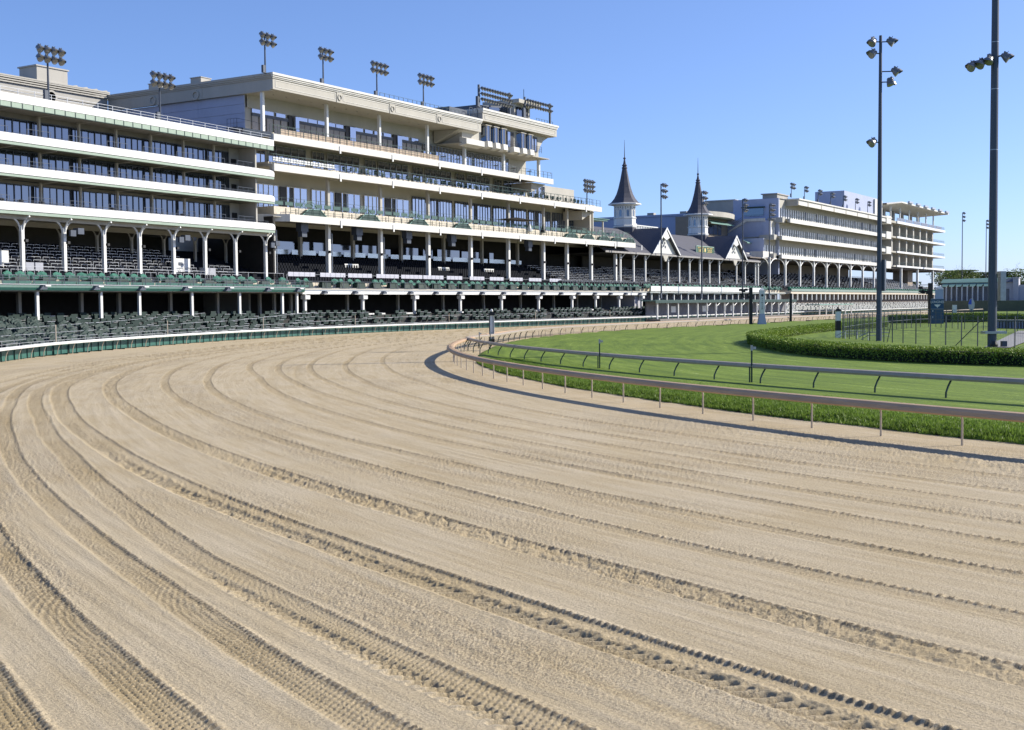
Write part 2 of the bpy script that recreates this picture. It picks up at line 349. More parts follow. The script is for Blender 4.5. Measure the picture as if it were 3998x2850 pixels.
def dirt_mat():
    m = bpy.data.materials.new('harrowed_sand'); m.use_nodes = True; t = m.node_tree; n = t.nodes; l = t.links
    b = n['Principled BSDF']; b.inputs['Roughness'].default_value = .95; b.inputs['Specular IOR Level'].default_value = .2
    at_ = lambda k: (lambda x: (setattr(x, 'attribute_name', k), x)[1])(n.new('ShaderNodeAttribute'))
    a_sd, a_d, a_r = at_('sd'), at_('damp_shade'), at_('rough_patch')
    mp = n.new('ShaderNodeMapping'); mp.inputs['Scale'].default_value = (.22, 3.2, 1); l.new(a_sd.outputs['Vector'], mp.inputs[0])
    st = n.new('ShaderNodeTexNoise'); st.inputs['Scale'].default_value = 1; st.inputs['Detail'].default_value = 7; st.inputs['Roughness'].default_value = .68; l.new(mp.outputs[0], st.inputs['Vector'])
    tc = n.new('ShaderNodeTexCoord')
    gr = n.new('ShaderNodeTexNoise'); gr.inputs['Scale'].default_value = 26; gr.inputs['Detail'].default_value = 5; gr.inputs['Roughness'].default_value = .75; l.new(tc.outputs['Object'], gr.inputs['Vector'])
    bigr = n.new('ShaderNodeTexNoise'); bigr.inputs['Scale'].default_value = .35; bigr.inputs['Detail'].default_value = 4; l.new(tc.outputs['Object'], bigr.inputs['Vector'])
    def mix(f, a, c, out=None):
        x = n.new('ShaderNodeMix'); x.data_type = 'RGBA'
        if hasattr(f, 'is_linked'): l.new(f, x.inputs[0])
        else: x.inputs[0].default_value = f
        for sck, v in ((x.inputs[6], a), (x.inputs[7], c)):
            if isinstance(v, tuple): sck.default_value = (*v, 1)
            else: l.new(v, sck)
        return x.outputs[2]
    def ramp(f, p0, p1):
        x = n.new('ShaderNodeMapRange'); x.inputs[1].default_value = p0; x.inputs[2].default_value = p1; l.new(f, x.inputs[0]); return x.outputs[0]
    c = mix(ramp(st.outputs[0], .30, .70), (.41, .318, .18), (.55, .455, .31))
    c = mix(ramp(bigr.outputs[0], .35, .7), c, mix(.5, c, (.53, .45, .325)))
    g2 = ramp(gr.outputs[0], .42, .54)
    pa = n.new('ShaderNodeMapRange'); l.new(a_r.outputs['Fac'], pa.inputs[0]); pa.inputs[3].default_value = .35; pa.inputs[4].default_value = .70
    c2 = mix(pa.outputs[0], c, (.13, .105, .075))
    c = mix(g2, c2, c)
    # imprint of the tyre lugs, in track coordinates (sun shadow in every lug print painted as darker soil)
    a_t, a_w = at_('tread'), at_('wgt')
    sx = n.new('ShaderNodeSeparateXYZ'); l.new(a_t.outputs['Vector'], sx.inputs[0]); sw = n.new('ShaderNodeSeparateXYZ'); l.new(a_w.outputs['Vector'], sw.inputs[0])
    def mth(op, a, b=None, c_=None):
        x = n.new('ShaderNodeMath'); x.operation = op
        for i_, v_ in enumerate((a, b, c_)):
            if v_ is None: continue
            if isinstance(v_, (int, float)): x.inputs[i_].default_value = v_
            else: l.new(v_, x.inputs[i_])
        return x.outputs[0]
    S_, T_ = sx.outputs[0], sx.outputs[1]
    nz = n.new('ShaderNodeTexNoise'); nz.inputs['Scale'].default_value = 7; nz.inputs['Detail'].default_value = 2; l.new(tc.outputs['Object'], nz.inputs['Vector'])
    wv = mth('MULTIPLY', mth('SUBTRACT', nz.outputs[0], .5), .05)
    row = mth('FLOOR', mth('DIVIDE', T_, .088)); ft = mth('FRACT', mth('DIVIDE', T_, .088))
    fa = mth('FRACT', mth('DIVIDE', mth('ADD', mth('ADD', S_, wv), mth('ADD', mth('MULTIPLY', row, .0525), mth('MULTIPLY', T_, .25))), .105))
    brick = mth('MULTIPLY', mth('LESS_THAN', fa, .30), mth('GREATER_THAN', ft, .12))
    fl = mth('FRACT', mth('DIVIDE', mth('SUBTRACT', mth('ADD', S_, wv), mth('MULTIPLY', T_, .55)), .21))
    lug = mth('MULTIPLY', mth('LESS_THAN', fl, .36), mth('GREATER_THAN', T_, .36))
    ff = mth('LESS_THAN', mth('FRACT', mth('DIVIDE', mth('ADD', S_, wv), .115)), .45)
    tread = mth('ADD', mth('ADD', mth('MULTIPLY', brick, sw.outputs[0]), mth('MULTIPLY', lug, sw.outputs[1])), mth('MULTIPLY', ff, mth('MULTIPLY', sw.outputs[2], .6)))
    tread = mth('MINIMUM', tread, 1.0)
    # shade of the clods on the right hand edge, painted as dark dashes
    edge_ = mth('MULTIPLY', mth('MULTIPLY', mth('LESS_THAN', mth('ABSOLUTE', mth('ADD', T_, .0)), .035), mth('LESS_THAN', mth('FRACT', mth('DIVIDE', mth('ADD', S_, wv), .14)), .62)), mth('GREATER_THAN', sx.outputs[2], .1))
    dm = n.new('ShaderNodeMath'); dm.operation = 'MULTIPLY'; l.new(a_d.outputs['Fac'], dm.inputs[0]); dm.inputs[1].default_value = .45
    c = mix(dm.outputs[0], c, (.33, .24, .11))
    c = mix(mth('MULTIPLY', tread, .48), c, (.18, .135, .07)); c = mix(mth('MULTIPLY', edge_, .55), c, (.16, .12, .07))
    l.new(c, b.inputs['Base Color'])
    bp = n.new('ShaderNodeBump'); bp.inputs['Strength'].default_value = .9; bp.inputs['Distance'].default_value = .022
    l.new(mth('SUBTRACT', gr.outputs[0], mth('MULTIPLY', tread, 1.3)), bp.inputs['Height'])
    bp2 = n.new('ShaderNodeBump'); bp2.inputs['Strength'].default_value = .5; bp2.inputs['Distance'].default_value = .05
    l.new(st.outputs[0], bp2.inputs['Height']); l.new(bp.outputs[0], bp2.inputs['Normal']); l.new(bp2.outputs[0], b.inputs['Normal'])
    return m
dirt()

def grass_mat(name, lo, hi, stripe=True):
    m = bpy.data.materials.new(name); m.use_nodes = True; t = m.node_tree; n = t.nodes; l = t.links
    b = n['Principled BSDF']; b.inputs['Roughness'].default_value = .85; b.inputs['Specular IOR Level'].default_value = .25
    a = n.new('ShaderNodeAttribute'); a.attribute_name = 'sd'
    tc = n.new('ShaderNodeTexCoord')
    mp = n.new('ShaderNodeMapping'); mp.inputs['Scale'].default_value = (.10, 1.1, 1); l.new((a if stripe else tc).outputs['Vector' if stripe else 'Object'], mp.inputs[0])
    s1 = n.new('ShaderNodeTexNoise'); s1.inputs['Scale'].default_value = 1; s1.inputs['Detail'].default_value = 6; s1.inputs['Roughness'].default_value = .7; l.new(mp.outputs[0], s1.inputs['Vector'])
    s2 = n.new('ShaderNodeTexNoise'); s2.inputs['Scale'].default_value = 5; s2.inputs['Detail'].default_value = 6; s2.inputs['Roughness'].default_value = .8; l.new(tc.outputs['Object'], s2.inputs['Vector'])
    add = n.new('ShaderNodeMath'); add.operation = 'ADD'; l.new(s1.outputs[0], add.inputs[0]); l.new(s2.outputs[0], add.inputs[1])
    r = n.new('ShaderNodeValToRGB'); e = r.color_ramp.elements; e[0].position = .72; e[0].color = (*lo, 1); e[1].position = 1.22; e[1].color = (*hi, 1)
    mr = n.new('ShaderNodeMapRange'); mr.inputs[1].default_value = .85; mr.inputs[2].default_value = 1.25; l.new(add.outputs[0], mr.inputs[0])
    e[0].position = 0; e[1].position = 1; x = e.new(.78); x.color = (*[h * .9 for h in hi], 1); e[-1].color = (.34, .40, .15, 1)
    l.new(mr.outputs[0], r.inputs[0]); l.new(r.outputs[0], b.inputs['Base Color'])
    bp = n.new('ShaderNodeBump'); bp.inputs['Strength'].default_value = .5; bp.inputs['Distance'].default_value = .03; l.new(s2.outputs[0], bp.inputs['Height']); l.new(bp.outputs[0], b.inputs['Normal'])
    MATS[name] = m; return m
M_turf = grass_mat('mown_turf', (.075, .125, .010), (.185, .265, .025))
M_strip = grass_mat('long_grass', (.035, .075, .010), (.10, .18, .025), False)
def blade_mat(name, c1, c2, trans=.35):
    m = bpy.data.materials.new(name); m.use_nodes = True; t = m.node_tree; n = t.nodes; l = t.links
    b = n['Principled BSDF']; b.inputs['Roughness'].default_value = .55; b.inputs['Specular IOR Level'].default_value = .3
    g = n.new('ShaderNodeNewGeometry'); tc = n.new('ShaderNodeTexCoord'); no = n.new('ShaderNodeTexNoise'); no.inputs['Scale'].default_value = .9; no.inputs['Detail'].default_value = 5; l.new(tc.outputs['Object'], no.inputs['Vector'])
    ad = n.new('ShaderNodeMath'); ad.operation = 'MULTIPLY_ADD'; l.new(g.outputs['Random Per Island'], ad.inputs[0]); ad.inputs[1].default_value = .6; l.new(no.outputs[0], ad.inputs[2])
    r = n.new('ShaderNodeValToRGB'); e = r.color_ramp.elements; e[0].position = .3; e[1].position = 1.05 if False else 1.0; e[0].color = (*c1, 1); e[1].color = (*c2, 1); l.new(ad.outputs[0], r.inputs[0]); l.new(r.outputs[0], b.inputs['Base Color'])
    tr = n.new('ShaderNodeBsdfTranslucent'); l.new(r.outputs[0], tr.inputs['Color']); mx = n.new('ShaderNodeMixShader'); mx.inputs[0].default_value = trans
    l.new(b.outputs[0], mx.inputs[1]); l.new(tr.outputs[0], mx.inputs[2]); l.new(mx.outputs[0], n['Material Output'].inputs[0])
    MATS[name] = m; return m
M_blade = blade_mat('grass_blade', (.07, .12, .014), (.20, .30, .045))
M_hedge = blade_mat('hedge_leaf', (.05, .10, .010), (.26, .36, .045), .18)
M_treeleaf = blade_mat('spring_leaf', (.05, .08, .02), (.15, .20, .05))
M_treeleaf2 = blade_mat('dark_tree_leaf', (.02, .045, .015), (.06, .10, .03))

def turf():
    v = np.r_[np.arange(900, 300, -7), np.arange(300, 60, -5), np.arange(60, 8, -2.5)]
    rr = CAM_Z * 4839.05 / v; X, Y = polar(R(-33), R(20), 420, rr); shp = X.shape
    q = sd(np.stack([X.ravel(), Y.ravel()], 1)); s = q[:, 0].reshape(shp); d = q[:, 1].reshape(shp)
    ed = -1.35 + .55 * (fbm(s * .7, s * 0, 3) - .45)
    bank = sstep(0, .7, ed - d)
    Z = .045 + .16 * bank + .07 * bank * (fbm(X * .8, Y * .8, 3) - .45) * (1 - sstep(4, 6, -d)) - .14 * (1 - sstep(0, .15, ed - d))
    o = grid_mesh('turf_course', X, Y, Z, (d < -1.0) & (d > -400), [M_turf], {'sd': np.stack([s, d, 0 * s], -1)})
    o['kind'] = 'structure'
    # blades on the unmown strip next to the dirt
    N = 150000; ss_ = rng.uniform(74, 146, N) ** 1.0; dd = -1.35 - rng.random(N) ** 1.3 * 6.5
    P = np.empty((N, 2)); jf = (ss_ - S0) / .5; j = jf.astype(int); w = (jf - j)[:, None]
    P = BC[j] * (1 - w) + BC[j + 1] * w + (BN[j] * (1 - w) + BN[j + 1] * w) * dd[:, None]
    ee = -1.35 + .55 * (fbm(ss_ * .7, ss_ * 0, 3) - .45); ok = dd < ee + .05; P = P[ok]; dd = dd[ok]; ss_ = ss_[ok]; ee = ee[ok]; N = len(P)
    bk = sstep(0, .7, ee - dd); z = .045 + .16 * bk + .07 * bk * (fbm(P[:, 0] * .8, P[:, 1] * .8, 3) - .45) * (1 - sstep(4, 6, -dd)) - .02
    hgt = (.05 + .11 * rng.random(N) * (.5 + fbm(P[:, 0] * .7, P[:, 1] * .7, 2))) * (1 - .75 * sstep(3.2, 5.5, -dd)); an = rng.uniform(0, 6.28, N); wd = .018 + .02 * rng.random(N)
    lx = rng.normal(0, .04, N); ly = rng.normal(0, .04, N)
    V = np.stack([np.stack([P[:, 0] - np.cos(an) * wd, P[:, 1] - np.sin(an) * wd, z], 1), np.stack([P[:, 0] + np.cos(an) * wd, P[:, 1] + np.sin(an) * wd, z], 1), np.stack([P[:, 0] + lx, P[:, 1] + ly, z + hgt], 1)], 1).reshape(-1, 3)
    tri_mesh('grass_strip', V, M_blade, 'long green grass on the bank between the sand rail and the turf rail', 'grass')
def tri_mesh(name, V, m, label=None, cat=None, parent=None, nv=3, kind='stuff'):
    N = len(V) // nv; me = bpy.data.meshes.new(name); me.vertices.add(len(V)); me.vertices.foreach_set('co', V.astype('f').ravel())
    me.loops.add(len(V)); me.loops.foreach_set('vertex_index', np.arange(len(V), dtype='i')); me.polygons.add(N)
    me.polygons.foreach_set('loop_start', np.arange(0, len(V), nv, dtype='i')); me.polygons.foreach_set('loop_total', np.full(N, nv, 'i'))
    me.materials.append(m); me.update(); o = put(name, me, parent)
    if kind: o['kind'] = kind
    if label: tag(o, label, cat)
    return o
turf()
g = MB(); g.quad((-300, -3000, -.5), (4000, -3000, -.5), (4000, 4000, -.5), (-300, 4000, -.5))
o = part('ground', g, mat('far_ground', (.10, .115, .06), .95, var=.3, vscale=.02), None); o['kind'] = 'structure'
# paved apron under and in front of the stands
g = MB(); g.quad((40, 70, -.14), (900, 112, -.14), (900, 200, -.14), (40, 200, -.14)); g.quad((-40, 20, -.15), (60, 60, -.15), (60, 200, -.15), (-40, 200, -.15))
o = part('paved_apron', g, M_deck, None); o['kind'] = 'structure'
# lawn inside the fenced enclosure, and the path across it
part('lawn', g, grass_mat('lawn', (.05, .09, .014), (.12, .185, .03), False), None)['kind'] = 'structure'
g = MB(); g.quad((104, 19.5, .30), (104, 17.5, .30), (160, 22, .30), (160, 26, .30))
part('path', g, mat('grey_path', (.24, .235, .23), .9, var=.15), None)['kind'] = 'structure'

# ------------------------------------------------------------------ rails
def resample(P, step):
    P = np.array(P, float); k = np.r_[0, np.cumsum(np.hypot(*np.diff(P, axis=0).T))]
    f = np.arange(0, k[-1], .5); Q = np.c_[np.interp(f, k, P[:, 0]), np.interp(f, k, P[:, 1])]
    ke = np.ones(17) / 17; Q = np.array([np.convolve(np.pad(Q[:, i], 8, mode='reflect', reflect_type='odd'), ke, 'valid') for i in (0, 1)]).T
    k = np.r_[0, np.cumsum(np.hypot(*np.diff(Q, axis=0).T))]; f = np.arange(0, k[-1], step)
    Q = np.c_[np.interp(f, k, Q[:, 0]), np.interp(f, k, Q[:, 1])]
    T = np.gradient(Q, axis=0); T /= np.hypot(*T.T)[:, None]; return Q, T, np.c_[-T[:, 1], T[:, 0]]
def sweep(prof, Q, N, z0=0):
    m = MB(); n = len(prof)
    for q, nn in zip(Q, N):
        for a, z in prof: m.v.append((q[0] + nn[0] * a, q[1] + nn[1] * a, z + z0))
    for i in range(len(Q) - 1):
        for j in range(n): k = (j + 1) % n; m.f.append((i * n + j, i * n + k, (i + 1) * n + k, (i + 1) * n + j)); m.m.append(0)
    m.f.append(tuple(range(n))[::-1]); b = (len(Q) - 1) * n; m.f.append(tuple(range(b, b + n))); m.m += [0, 0]
    return m
def posts_along(parent, me, Q, T, sign=1, name='post', z=0):
    for q, t in zip(Q, T): put(name, me, parent, (q[0], q[1], z), math.atan2(t[1], t[0]) + (0 if sign > 0 else math.pi))
# sand rail (inside of the dirt)
inner = thing('running_rail', 'inside rail of the sand track, weathered brown aluminium on gooseneck posts', 'rail')
Q = np.array([at(s, .2)[0] for s in np.arange(76.5, 420, 1.0)]); N = np.array([at(s, .2)[2] for s in np.arange(76.5, 420, 1.0)])
pf = [(-.06, .86), (-.08, .96), (.0, 1.04), (.14, 1.085), (.34, 1.07), (.46, 1.0), (.48, .90), (.42, .85), (.40, .90), (.02, .88)]
part('top_rail', sweep(pf, Q, N), M_rail_brown, inner, smooth=False)
pm = MB().path([(0, 0, -.1), (0, 0, .72), (0, .03, .84), (0, .12, .93)], .033, 7).mesh('post', M_railpost)
ss2 = np.arange(75.5, 420, 3.0); posts_along(inner, pm, [at(s, .2)[0] for s in ss2], [at(s, .2)[1] for s in ss2])
# turf rail
c0 = (190.6, -61.5); P = [(c0[0] + 157.4 * math.cos(a), c0[1] + 157.4 * math.sin(a)) for a in np.radians(np.arange(158, 126.4, -1.0))]
P += [(103.5, 65.6), (110, 68.6), (116.9, 71.4), (122, 73.5), (126.2, 75.0), (135, 77.2), (142, 78.2), (150, 78.9), (160, 79.4), (175, 79.6), (200, 79.5), (260, 79.5), (420, 79.5)]
TQ, TT, TN = resample(P, 1.0)
turf_r = thing('turf_rail', 'inside rail of the grass course, grey rail on dark slanting posts', 'rail')
part('top_rail', sweep([(a - .42, z) for a, z in [(-.10, .90), (-.12, 1.02), (-.02, 1.10), (.14, 1.13), (.28, 1.10), (.33, .98), (.30, .90), (.0, .93)]], TQ, TN), M_turfrail, turf_r)
pm = MB().path([(0, 0, -.1), (0, -.02, .42), (0, -.14, .66), (0, -.36, .97)], .04, 7).mesh('post', M_dkgreen)
q3 = resample(P, 3.72); posts_along(turf_r, pm, q3[0][:-1], q3[1][:-1])
# outer rail
OP = [(41, 64.2), (45, 68.7), (50, 73.6), (58.6, 80.8), (69.7, 89), (81.6, 95.3), (95.7, 101.3), (110, 106.4), (130, 111.4), (148, 113.4), (165, 114), (200, 114), (300, 114), (600, 114)]
OQ, OT, ON = resample(OP, 1.0)
outer = thing('outer_rail', 'white outside rail in front of the stands with dark green panels behind it', 'rail')
part('top_rail', sweep([(a - .1, z) for a, z in [(-.30, .93), (-.34, 1.03), (-.24, 1.12), (-.05, 1.15), (.08, 1.12), (.10, 1.02), (.0, .96)]], OQ, ON), M_white, outer)
pm = MB().path([(0, .1, -.15), (0, .08, .35), (0, -.04, .7), (0, -.2, 1.0)], .035, 6).mesh('post', M_railpost)
q3 = resample(OP, 3.3); posts_along(outer, pm, q3[0], q3[1])
fp = B(-.02, 3.26, .42, .46, .05, .86).mesh('fence_panel', M_teal); fq = B(-.03, .03, .36, .42, -.1, .98).mesh('fence_post', M_dkgreen)
q3 = resample(OP, 3.3)
for i, (q, t) in enumerate(zip(q3[0], q3[1])):
    a = math.atan2(t[1], t[0]); put('fence_panel', fp, outer, (q[0], q[1], 0), a); put('fence_post', fq, outer, (q[0], q[1], 0), a)
    if i % 2 == 0 or q[0] < 260: put('fence_post', fq, outer, (q[0] + t[0] * 1.65, q[1] + t[1] * 1.65, 0), a)

# ------------------------------------------------------------------ lamps and masts
def lamp_mesh(r=.42, l=.8):
    m = MB(); prof = [(.10, -l * .55), (.16, -l * .5), (r * .55, -l * .28), (r * .82, -l * .02), (r * .97, l * .22), (r * 1.05, l * .30), (r * 1.06, l * .36)]
    m.lathe(prof, 12); m.k = 1; m.lathe([(r * .98, l * .365), (r * .4, l * .40)], 12); m.k = 0
    # visor
    n = 9; a = [math.pi * (.0 + i / (n - 1)) for i in range(n)]
    vs = [(r * 1.06 * math.cos(t), r * 1.06 * math.sin(t), l * .34) for t in a] + [(r * 1.0 * math.cos(t), r * 1.0 * math.sin(t), l * (.42 + .30 * math.sin(t))) for t in a]
    m.add(vs, [(i, i + 1, n + i + 1, n + i) for i in range(n - 1)])
    # yoke
    m.tube((0, -.0, -l * .1), (0, r * 1.25, -l * .1), .035, 4); m.box(-.1, .1, r * .5, r * .9, -l * .45, -l * .05)
    return m.mesh('lamp', M_lamp, M_lampface, smooth=False)
LAMP = lamp_mesh(); LAMP_S = lamp_mesh(.32, .6)
def aim(o, d):
    d = Vector(d).normalized(); o.rotation_mode = 'QUATERNION'; o.rotation_quaternion = d.to_track_quat('Z', 'Y') ; return o
def add_lamps(root, items, me=None, rnd=.12):
    for (x, y, z), d in items:
        o = put('lamp', me or LAMP, root, (x, y, z)); aim(o, (d[0] + random.uniform(-rnd, rnd), d[1], d[2] + random.uniform(-rnd, rnd) * .5))
def mast(label, x, y, z0, h, rows, cols, cab=True, r=.13, w=.95, group=None, me=None, aimd=(.15, -.8, -.55), tall=False, rowh=1.0, m=None, off=0):
    t = thing('floodlight_mast', label, 'floodlight mast', (x, y, z0), group=group)
    m = m or M_steel_dk
    pl = MB().tube((0, 0, 0), (0, 0, h), r, 8, r * .7)
    part('pole', pl, m if tall else M_steel_dk, t)
    for i in range(rows):
        z = h - .2 - i * rowh; L = (cols - 1) * w / 2
        part('crossarm', MB().tube((-L + off - .2, -.1, z), (L + off + .2, -.1, z), .05, 5), m, t)
        add_lamps(t, [((-L + off + j * w, -.45, z - .1), aimd) for j in range(cols)], me)
    if cab: part('control_box', B(-.62, -.16, -.2, .15, .1, 1.15) if not tall else B(-.45, .0, -.55, -.2, h * .0 + .6, 2.2), M_steel_dk, t)
    return t
G1 = 'floodlight masts on the roofs of the near stands'
mast('eight lamp mast above the white banded roof, leftmost of all', 92.85, 117.6, 27.3, 5.9, 2, 4, group=G1, me=LAMP)
mast('eight lamp mast on the white banded roof beside the shaded side wall', 110.85, 119.3, 27.3, 5.9, 2, 4, group=G1)
for i, (x, c) in enumerate([(131.9, 3), (144.4, 3), (157.4, 4), (170.0, 4)]):
    mast(['six lamp mast on the front corner of the big cream roof', 'six lamp mast second along the big cream roof', 'eight lamp mast third along the big cream roof', 'eight lamp mast fourth along the big cream roof'][i], x, 120.9, 36.6, 5.5, 2, c, group=G1, w=1.05)
mast('twelve lamp mast rising from the open end balcony of the cream stand', 228.8, 121.5, 24.3, 5.2, 3, 4, cab=False, group=G1, w=1.1, rowh=.95)
def bank(label, x0, x1, y, z0, z1, rows, n, me):
    t = thing('lamp_bank', label, 'floodlight bank', (x0, y, z0))
    h = z1 - z0; L = x1 - x0
    for xx in (0, L): part('pole', B(xx - .16, xx + .16, -.16, .16, 0, h + .3), M_steel_dk, t)
    part('control_box', B(-.75, -.2, -.25, .2, .1, 1.9), M_steel_dk, t)
    for i in range(rows):
        z = h - .25 - i * .95; part('crossarm', B(-.2, L + .2, -.08, .0, z - .06, z + .06), M_steel, t)
        add_lamps(t, [((L * (j + .5) / n, -.45, z - .1), (.1, -.85, -.5)) for j in range(n)], me)
bank('three row bank of floodlights on two posts, left side of the tower roof', 186.2, 196.6, 120.4, 38.9, 42.6, 3, 12, LAMP_S)
bank('two row bank of floodlights at the right end of the tower roof', 202.0, 211.6, 120.4, 38.9, 42.6, 2, 10, LAMP_S)
G2 = 'slender floodlight masts in front of the spired stand'
for i, (x, rows, cols) in enumerate([(246.9, 3, 2), (269.4, 3, 2), (295.5, 3, 2), (314.9, 4, 3)]):
    mast(['slender mast left of the first white gable', 'slender mast crossing the green and gold dated sign', 'slender mast crossing the second white gable', 'slender mast with four lamp rows before the cream stair wall'][i], x, 113.0, 4.9, 24.8, rows, cols, r=.2, group=G2, w=1.1, rowh=1.25, off=.7)
G3 = 'floodlight masts on the far stand roof'
for i, x in enumerate([355.2, 367.2, 380.5, 393.4, 407, 421, 436]):
    mast(f'{ordn(i)} small mast from the left on the far stand roof', x, 120.8, 34.5, 4.1, 2, 2 if i else 3, cab=(i < 5), group=G3, w=1.2, off=.6 if i else 0)
for i, (x, h) in enumerate([(490, 31), (536, 30.5)]):
    mast(['lone far mast standing left of the two beyond the white open block', 'lone far mast beside the thick near pole'][i], x, 100, 6, h, 3, 2, cab=False, r=.2, me=LAMP, w=1.3, off=.6, rowh=1.4, group='far masts against the sky')
# the two tall poles inside the course
t = thing('tall_light_pole', 'tall dark light pole with lamp clusters at top, behind the hedge', 'light pole', (120.37, 32.2, 0))
part('pole', MB().tube((0, 0, 0), (0, 0, 29.3), .27, 12, .14), M_steel_dk, t)
D1 = Vector((-.85, .25, -.45)); D2 = Vector((.5, -.7, -.5))
def rel(rx, fz=0): return Vector((sy * rx + cy * fz, -cy * rx + sy * fz, 0))
for (rx, z, dx, dz) in [(-.75, 28.7, -.6, -.55), (.95, 28.7, .8, -.45), (-.75, 27.6, -.9, -.45), (1.4, 25.9, .75, -.6), (.9, 24.9, .35, -.9), (-.7, 19.2, -.8, -.45)]:
    p = rel(rx, -.1); o = put('lamp', LAMP, t, (p.x, p.y, z), scale=(1.0,) * 3); d = rel(dx, -.35); aim(o, (d.x, d.y, dz))
    q = rel(rx * .1); part('arm', MB().tube((q.x, q.y, z), (p.x, p.y, z), .06, 5), M_steel_dk, t)
part('control_box', B(.1, .6, -.5, -.2, 5.0, 8.0), M_steel_dk, t)
t = thing('tall_light_pole', 'thick dark blue pole near the right edge with equipment box and lamp cluster', 'light pole', (105.18, 19.1, 0))
part('pole', MB().tube((0, 0, 0), (0, 0, 34), .36, 16, .26), M_steel_dk, t)
for z in (7.2, 9.0, 13.5, 16.0, 20.8, 24.5, 28): part('band', MB().tube((0, 0, z), (0, 0, z + .05), .345 - z * .002, 16), M_steel, t)
for (rx, z, dx, dz) in [(-1.9, 22.6, -.8, -.5), (-1.2, 22.8, -.7, -.55), (.75, 23.3, .75, -.55), (-.55, 23.1, -.6, -.7)]:
    p = rel(rx, -.3); o = put('lamp', LAMP, t, (p.x, p.y, z), scale=(.92,) * 3); d = rel(dx, -.4); aim(o, (d.x, d.y, dz))
a = rel(-2.0, -.2); b = rel(.8, -.2); part('arm', MB().tube((a.x, a.y, 22.9), (b.x, b.y, 23.5), .07, 5), M_steel_dk, t)
e = B(-.32, .32, -.22, .22, 4.0, 6.35); ob = part('equipment_box', e, M_steel, t); p = rel(.78, .1); ob.location = (p.x, p.y, 0); ob.rotation_euler = (0, 0, YAW)
ob = part('platform', B(-.5, .5, -1.0, .75, 1.35, 1.55), M_steel, t); ob.rotation_euler = (0, 0, YAW)
p = rel(.95); ob = part('junction_box', B(-.2, .2, -.2, .2, 0, .75), M_steel_dk, t); ob.location = (p.x, p.y, 0); ob.rotation_euler = (0, 0, YAW)
ob = part('junction_box', MB().lathe([(.26, 0), (.3, .5), (.2, .75)], 10), M_black, t); p = rel(-.05, -.55); ob.location = (p.x, p.y, 0)

# ------------------------------------------------------------------ the white banded stand on the left (local frame: x along the front, y into the building)
ST1 = thing('white_banded_stand', 'white banded stand at the left with green trim, glazed balconies and open seating below', 'grandstand', (132.4, 120, 0), R(3.9))
X0, X1 = -60.0, 0.0
# roof: white fascia, green fascia panels, soffit, deck
part('roof_fascia', MB().box(X0, X1, 0, .25, 26.5, 27.38), M_white_old, ST1)
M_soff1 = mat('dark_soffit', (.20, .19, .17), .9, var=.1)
part('roof', MB().box(X0, X1 - .02, .27, 9, 26.55, 26.95).box(X0, X1 - .02, .27, 9, 26.0, 26.1).box(X0, X1 - .1, 1.2, 8.9, 26.1, 26.5), M_soff1, ST1)
gp = B(0, 1.42, .04, .12, 25.93, 26.46).mesh('fascia_panel', M_palegreen); gb = B(-.05, .05, .0, .16, 25.9, 26.49).mesh('joint_strip', M_dkgreen)
x = X1 - 1.5; k = 0
while x > X0: put('fascia_panel', gp, ST1, (x + .04, 0, 0)); put('joint_strip', gb, ST1, (x, 0, 0)); x -= 1.5; k += 1
part('gutter_strip', B(X0, X1, .02, .26, 25.86, 25.92), M_dkgreen, ST1)
def railing(parent, x0, x1, y, z0, h, n, m=M_dkgreen, r=.028, bars=(1.0,), name='railing', ends=None, skip=None):
    b = MB()
    for f in bars: b.tube((x0, y, z0 + h * f), (x1, y, z0 + h * f), r, 4)
    for i in range(n + 1):
        xx = x0 + (x1 - x0) * i / n; b.box(xx - r, xx + r, y - r, y + r, z0, z0 + h)
    return part(name, b, m, parent)
railing(ST1, X0, X1, .3, 27.3, .75, 26, M_steel, bars=(1, .55))
# curved white bands with green strip
def band(zt, zb, zg):
    h = zt - zb
    pr = [(0, zb), (-.02, zb + h * .35), (.06, zb + h * .62), (.22, zb + h * .82), (.5, zb + h * .95), (.9, zt), (.9, zb)]
    n = 24
    sg = MB().prism(pr, 0.015, (X1 - X0) / n - .015).mesh('band_panel', M_white_old)
    for i in range(n): put('band_panel', sg, ST1, (X0 + i * (X1 - X0) / n, 0, 0))
    part('green_strip', MB().box(X0, X1, .05, .5, zg, zb - .07), M_palegreen, ST1)
    part('shadow_gap', MB().box(X0, X1, .12, .5, zb - .069, zb - .001), M_dkgreen, ST1)
    # bird-wire brackets on the sloping top
    b = MB(); xx = X0
    while xx < X1 - .4:
        b.tube((xx, .04, zb + h * .62), (xx + .16, .36, zb + h * .93), .012, 3); b.tube((xx + .16, .36, zb + h * .93), (xx + .22, .05, zb + h * .55), .012, 3); b.tube((xx + .0, .04, zb + h * .6), (xx + 1.3, .04, zb + h * .6), .010, 3); xx += 1.5
    o = part('bracket_wires', b, M_steel, ST1, kind='stuff')
    part('floor_slab', MB().box(X0, X1, .9, 11, zb - .02, zb + .28), M_soff1, ST1)
for zt, zb, zg in ((23.25, 22.22, 21.88), (19.70, 18.72, 18.42), (15.74, 14.74, 14.36)): band(zt, zb, zg)
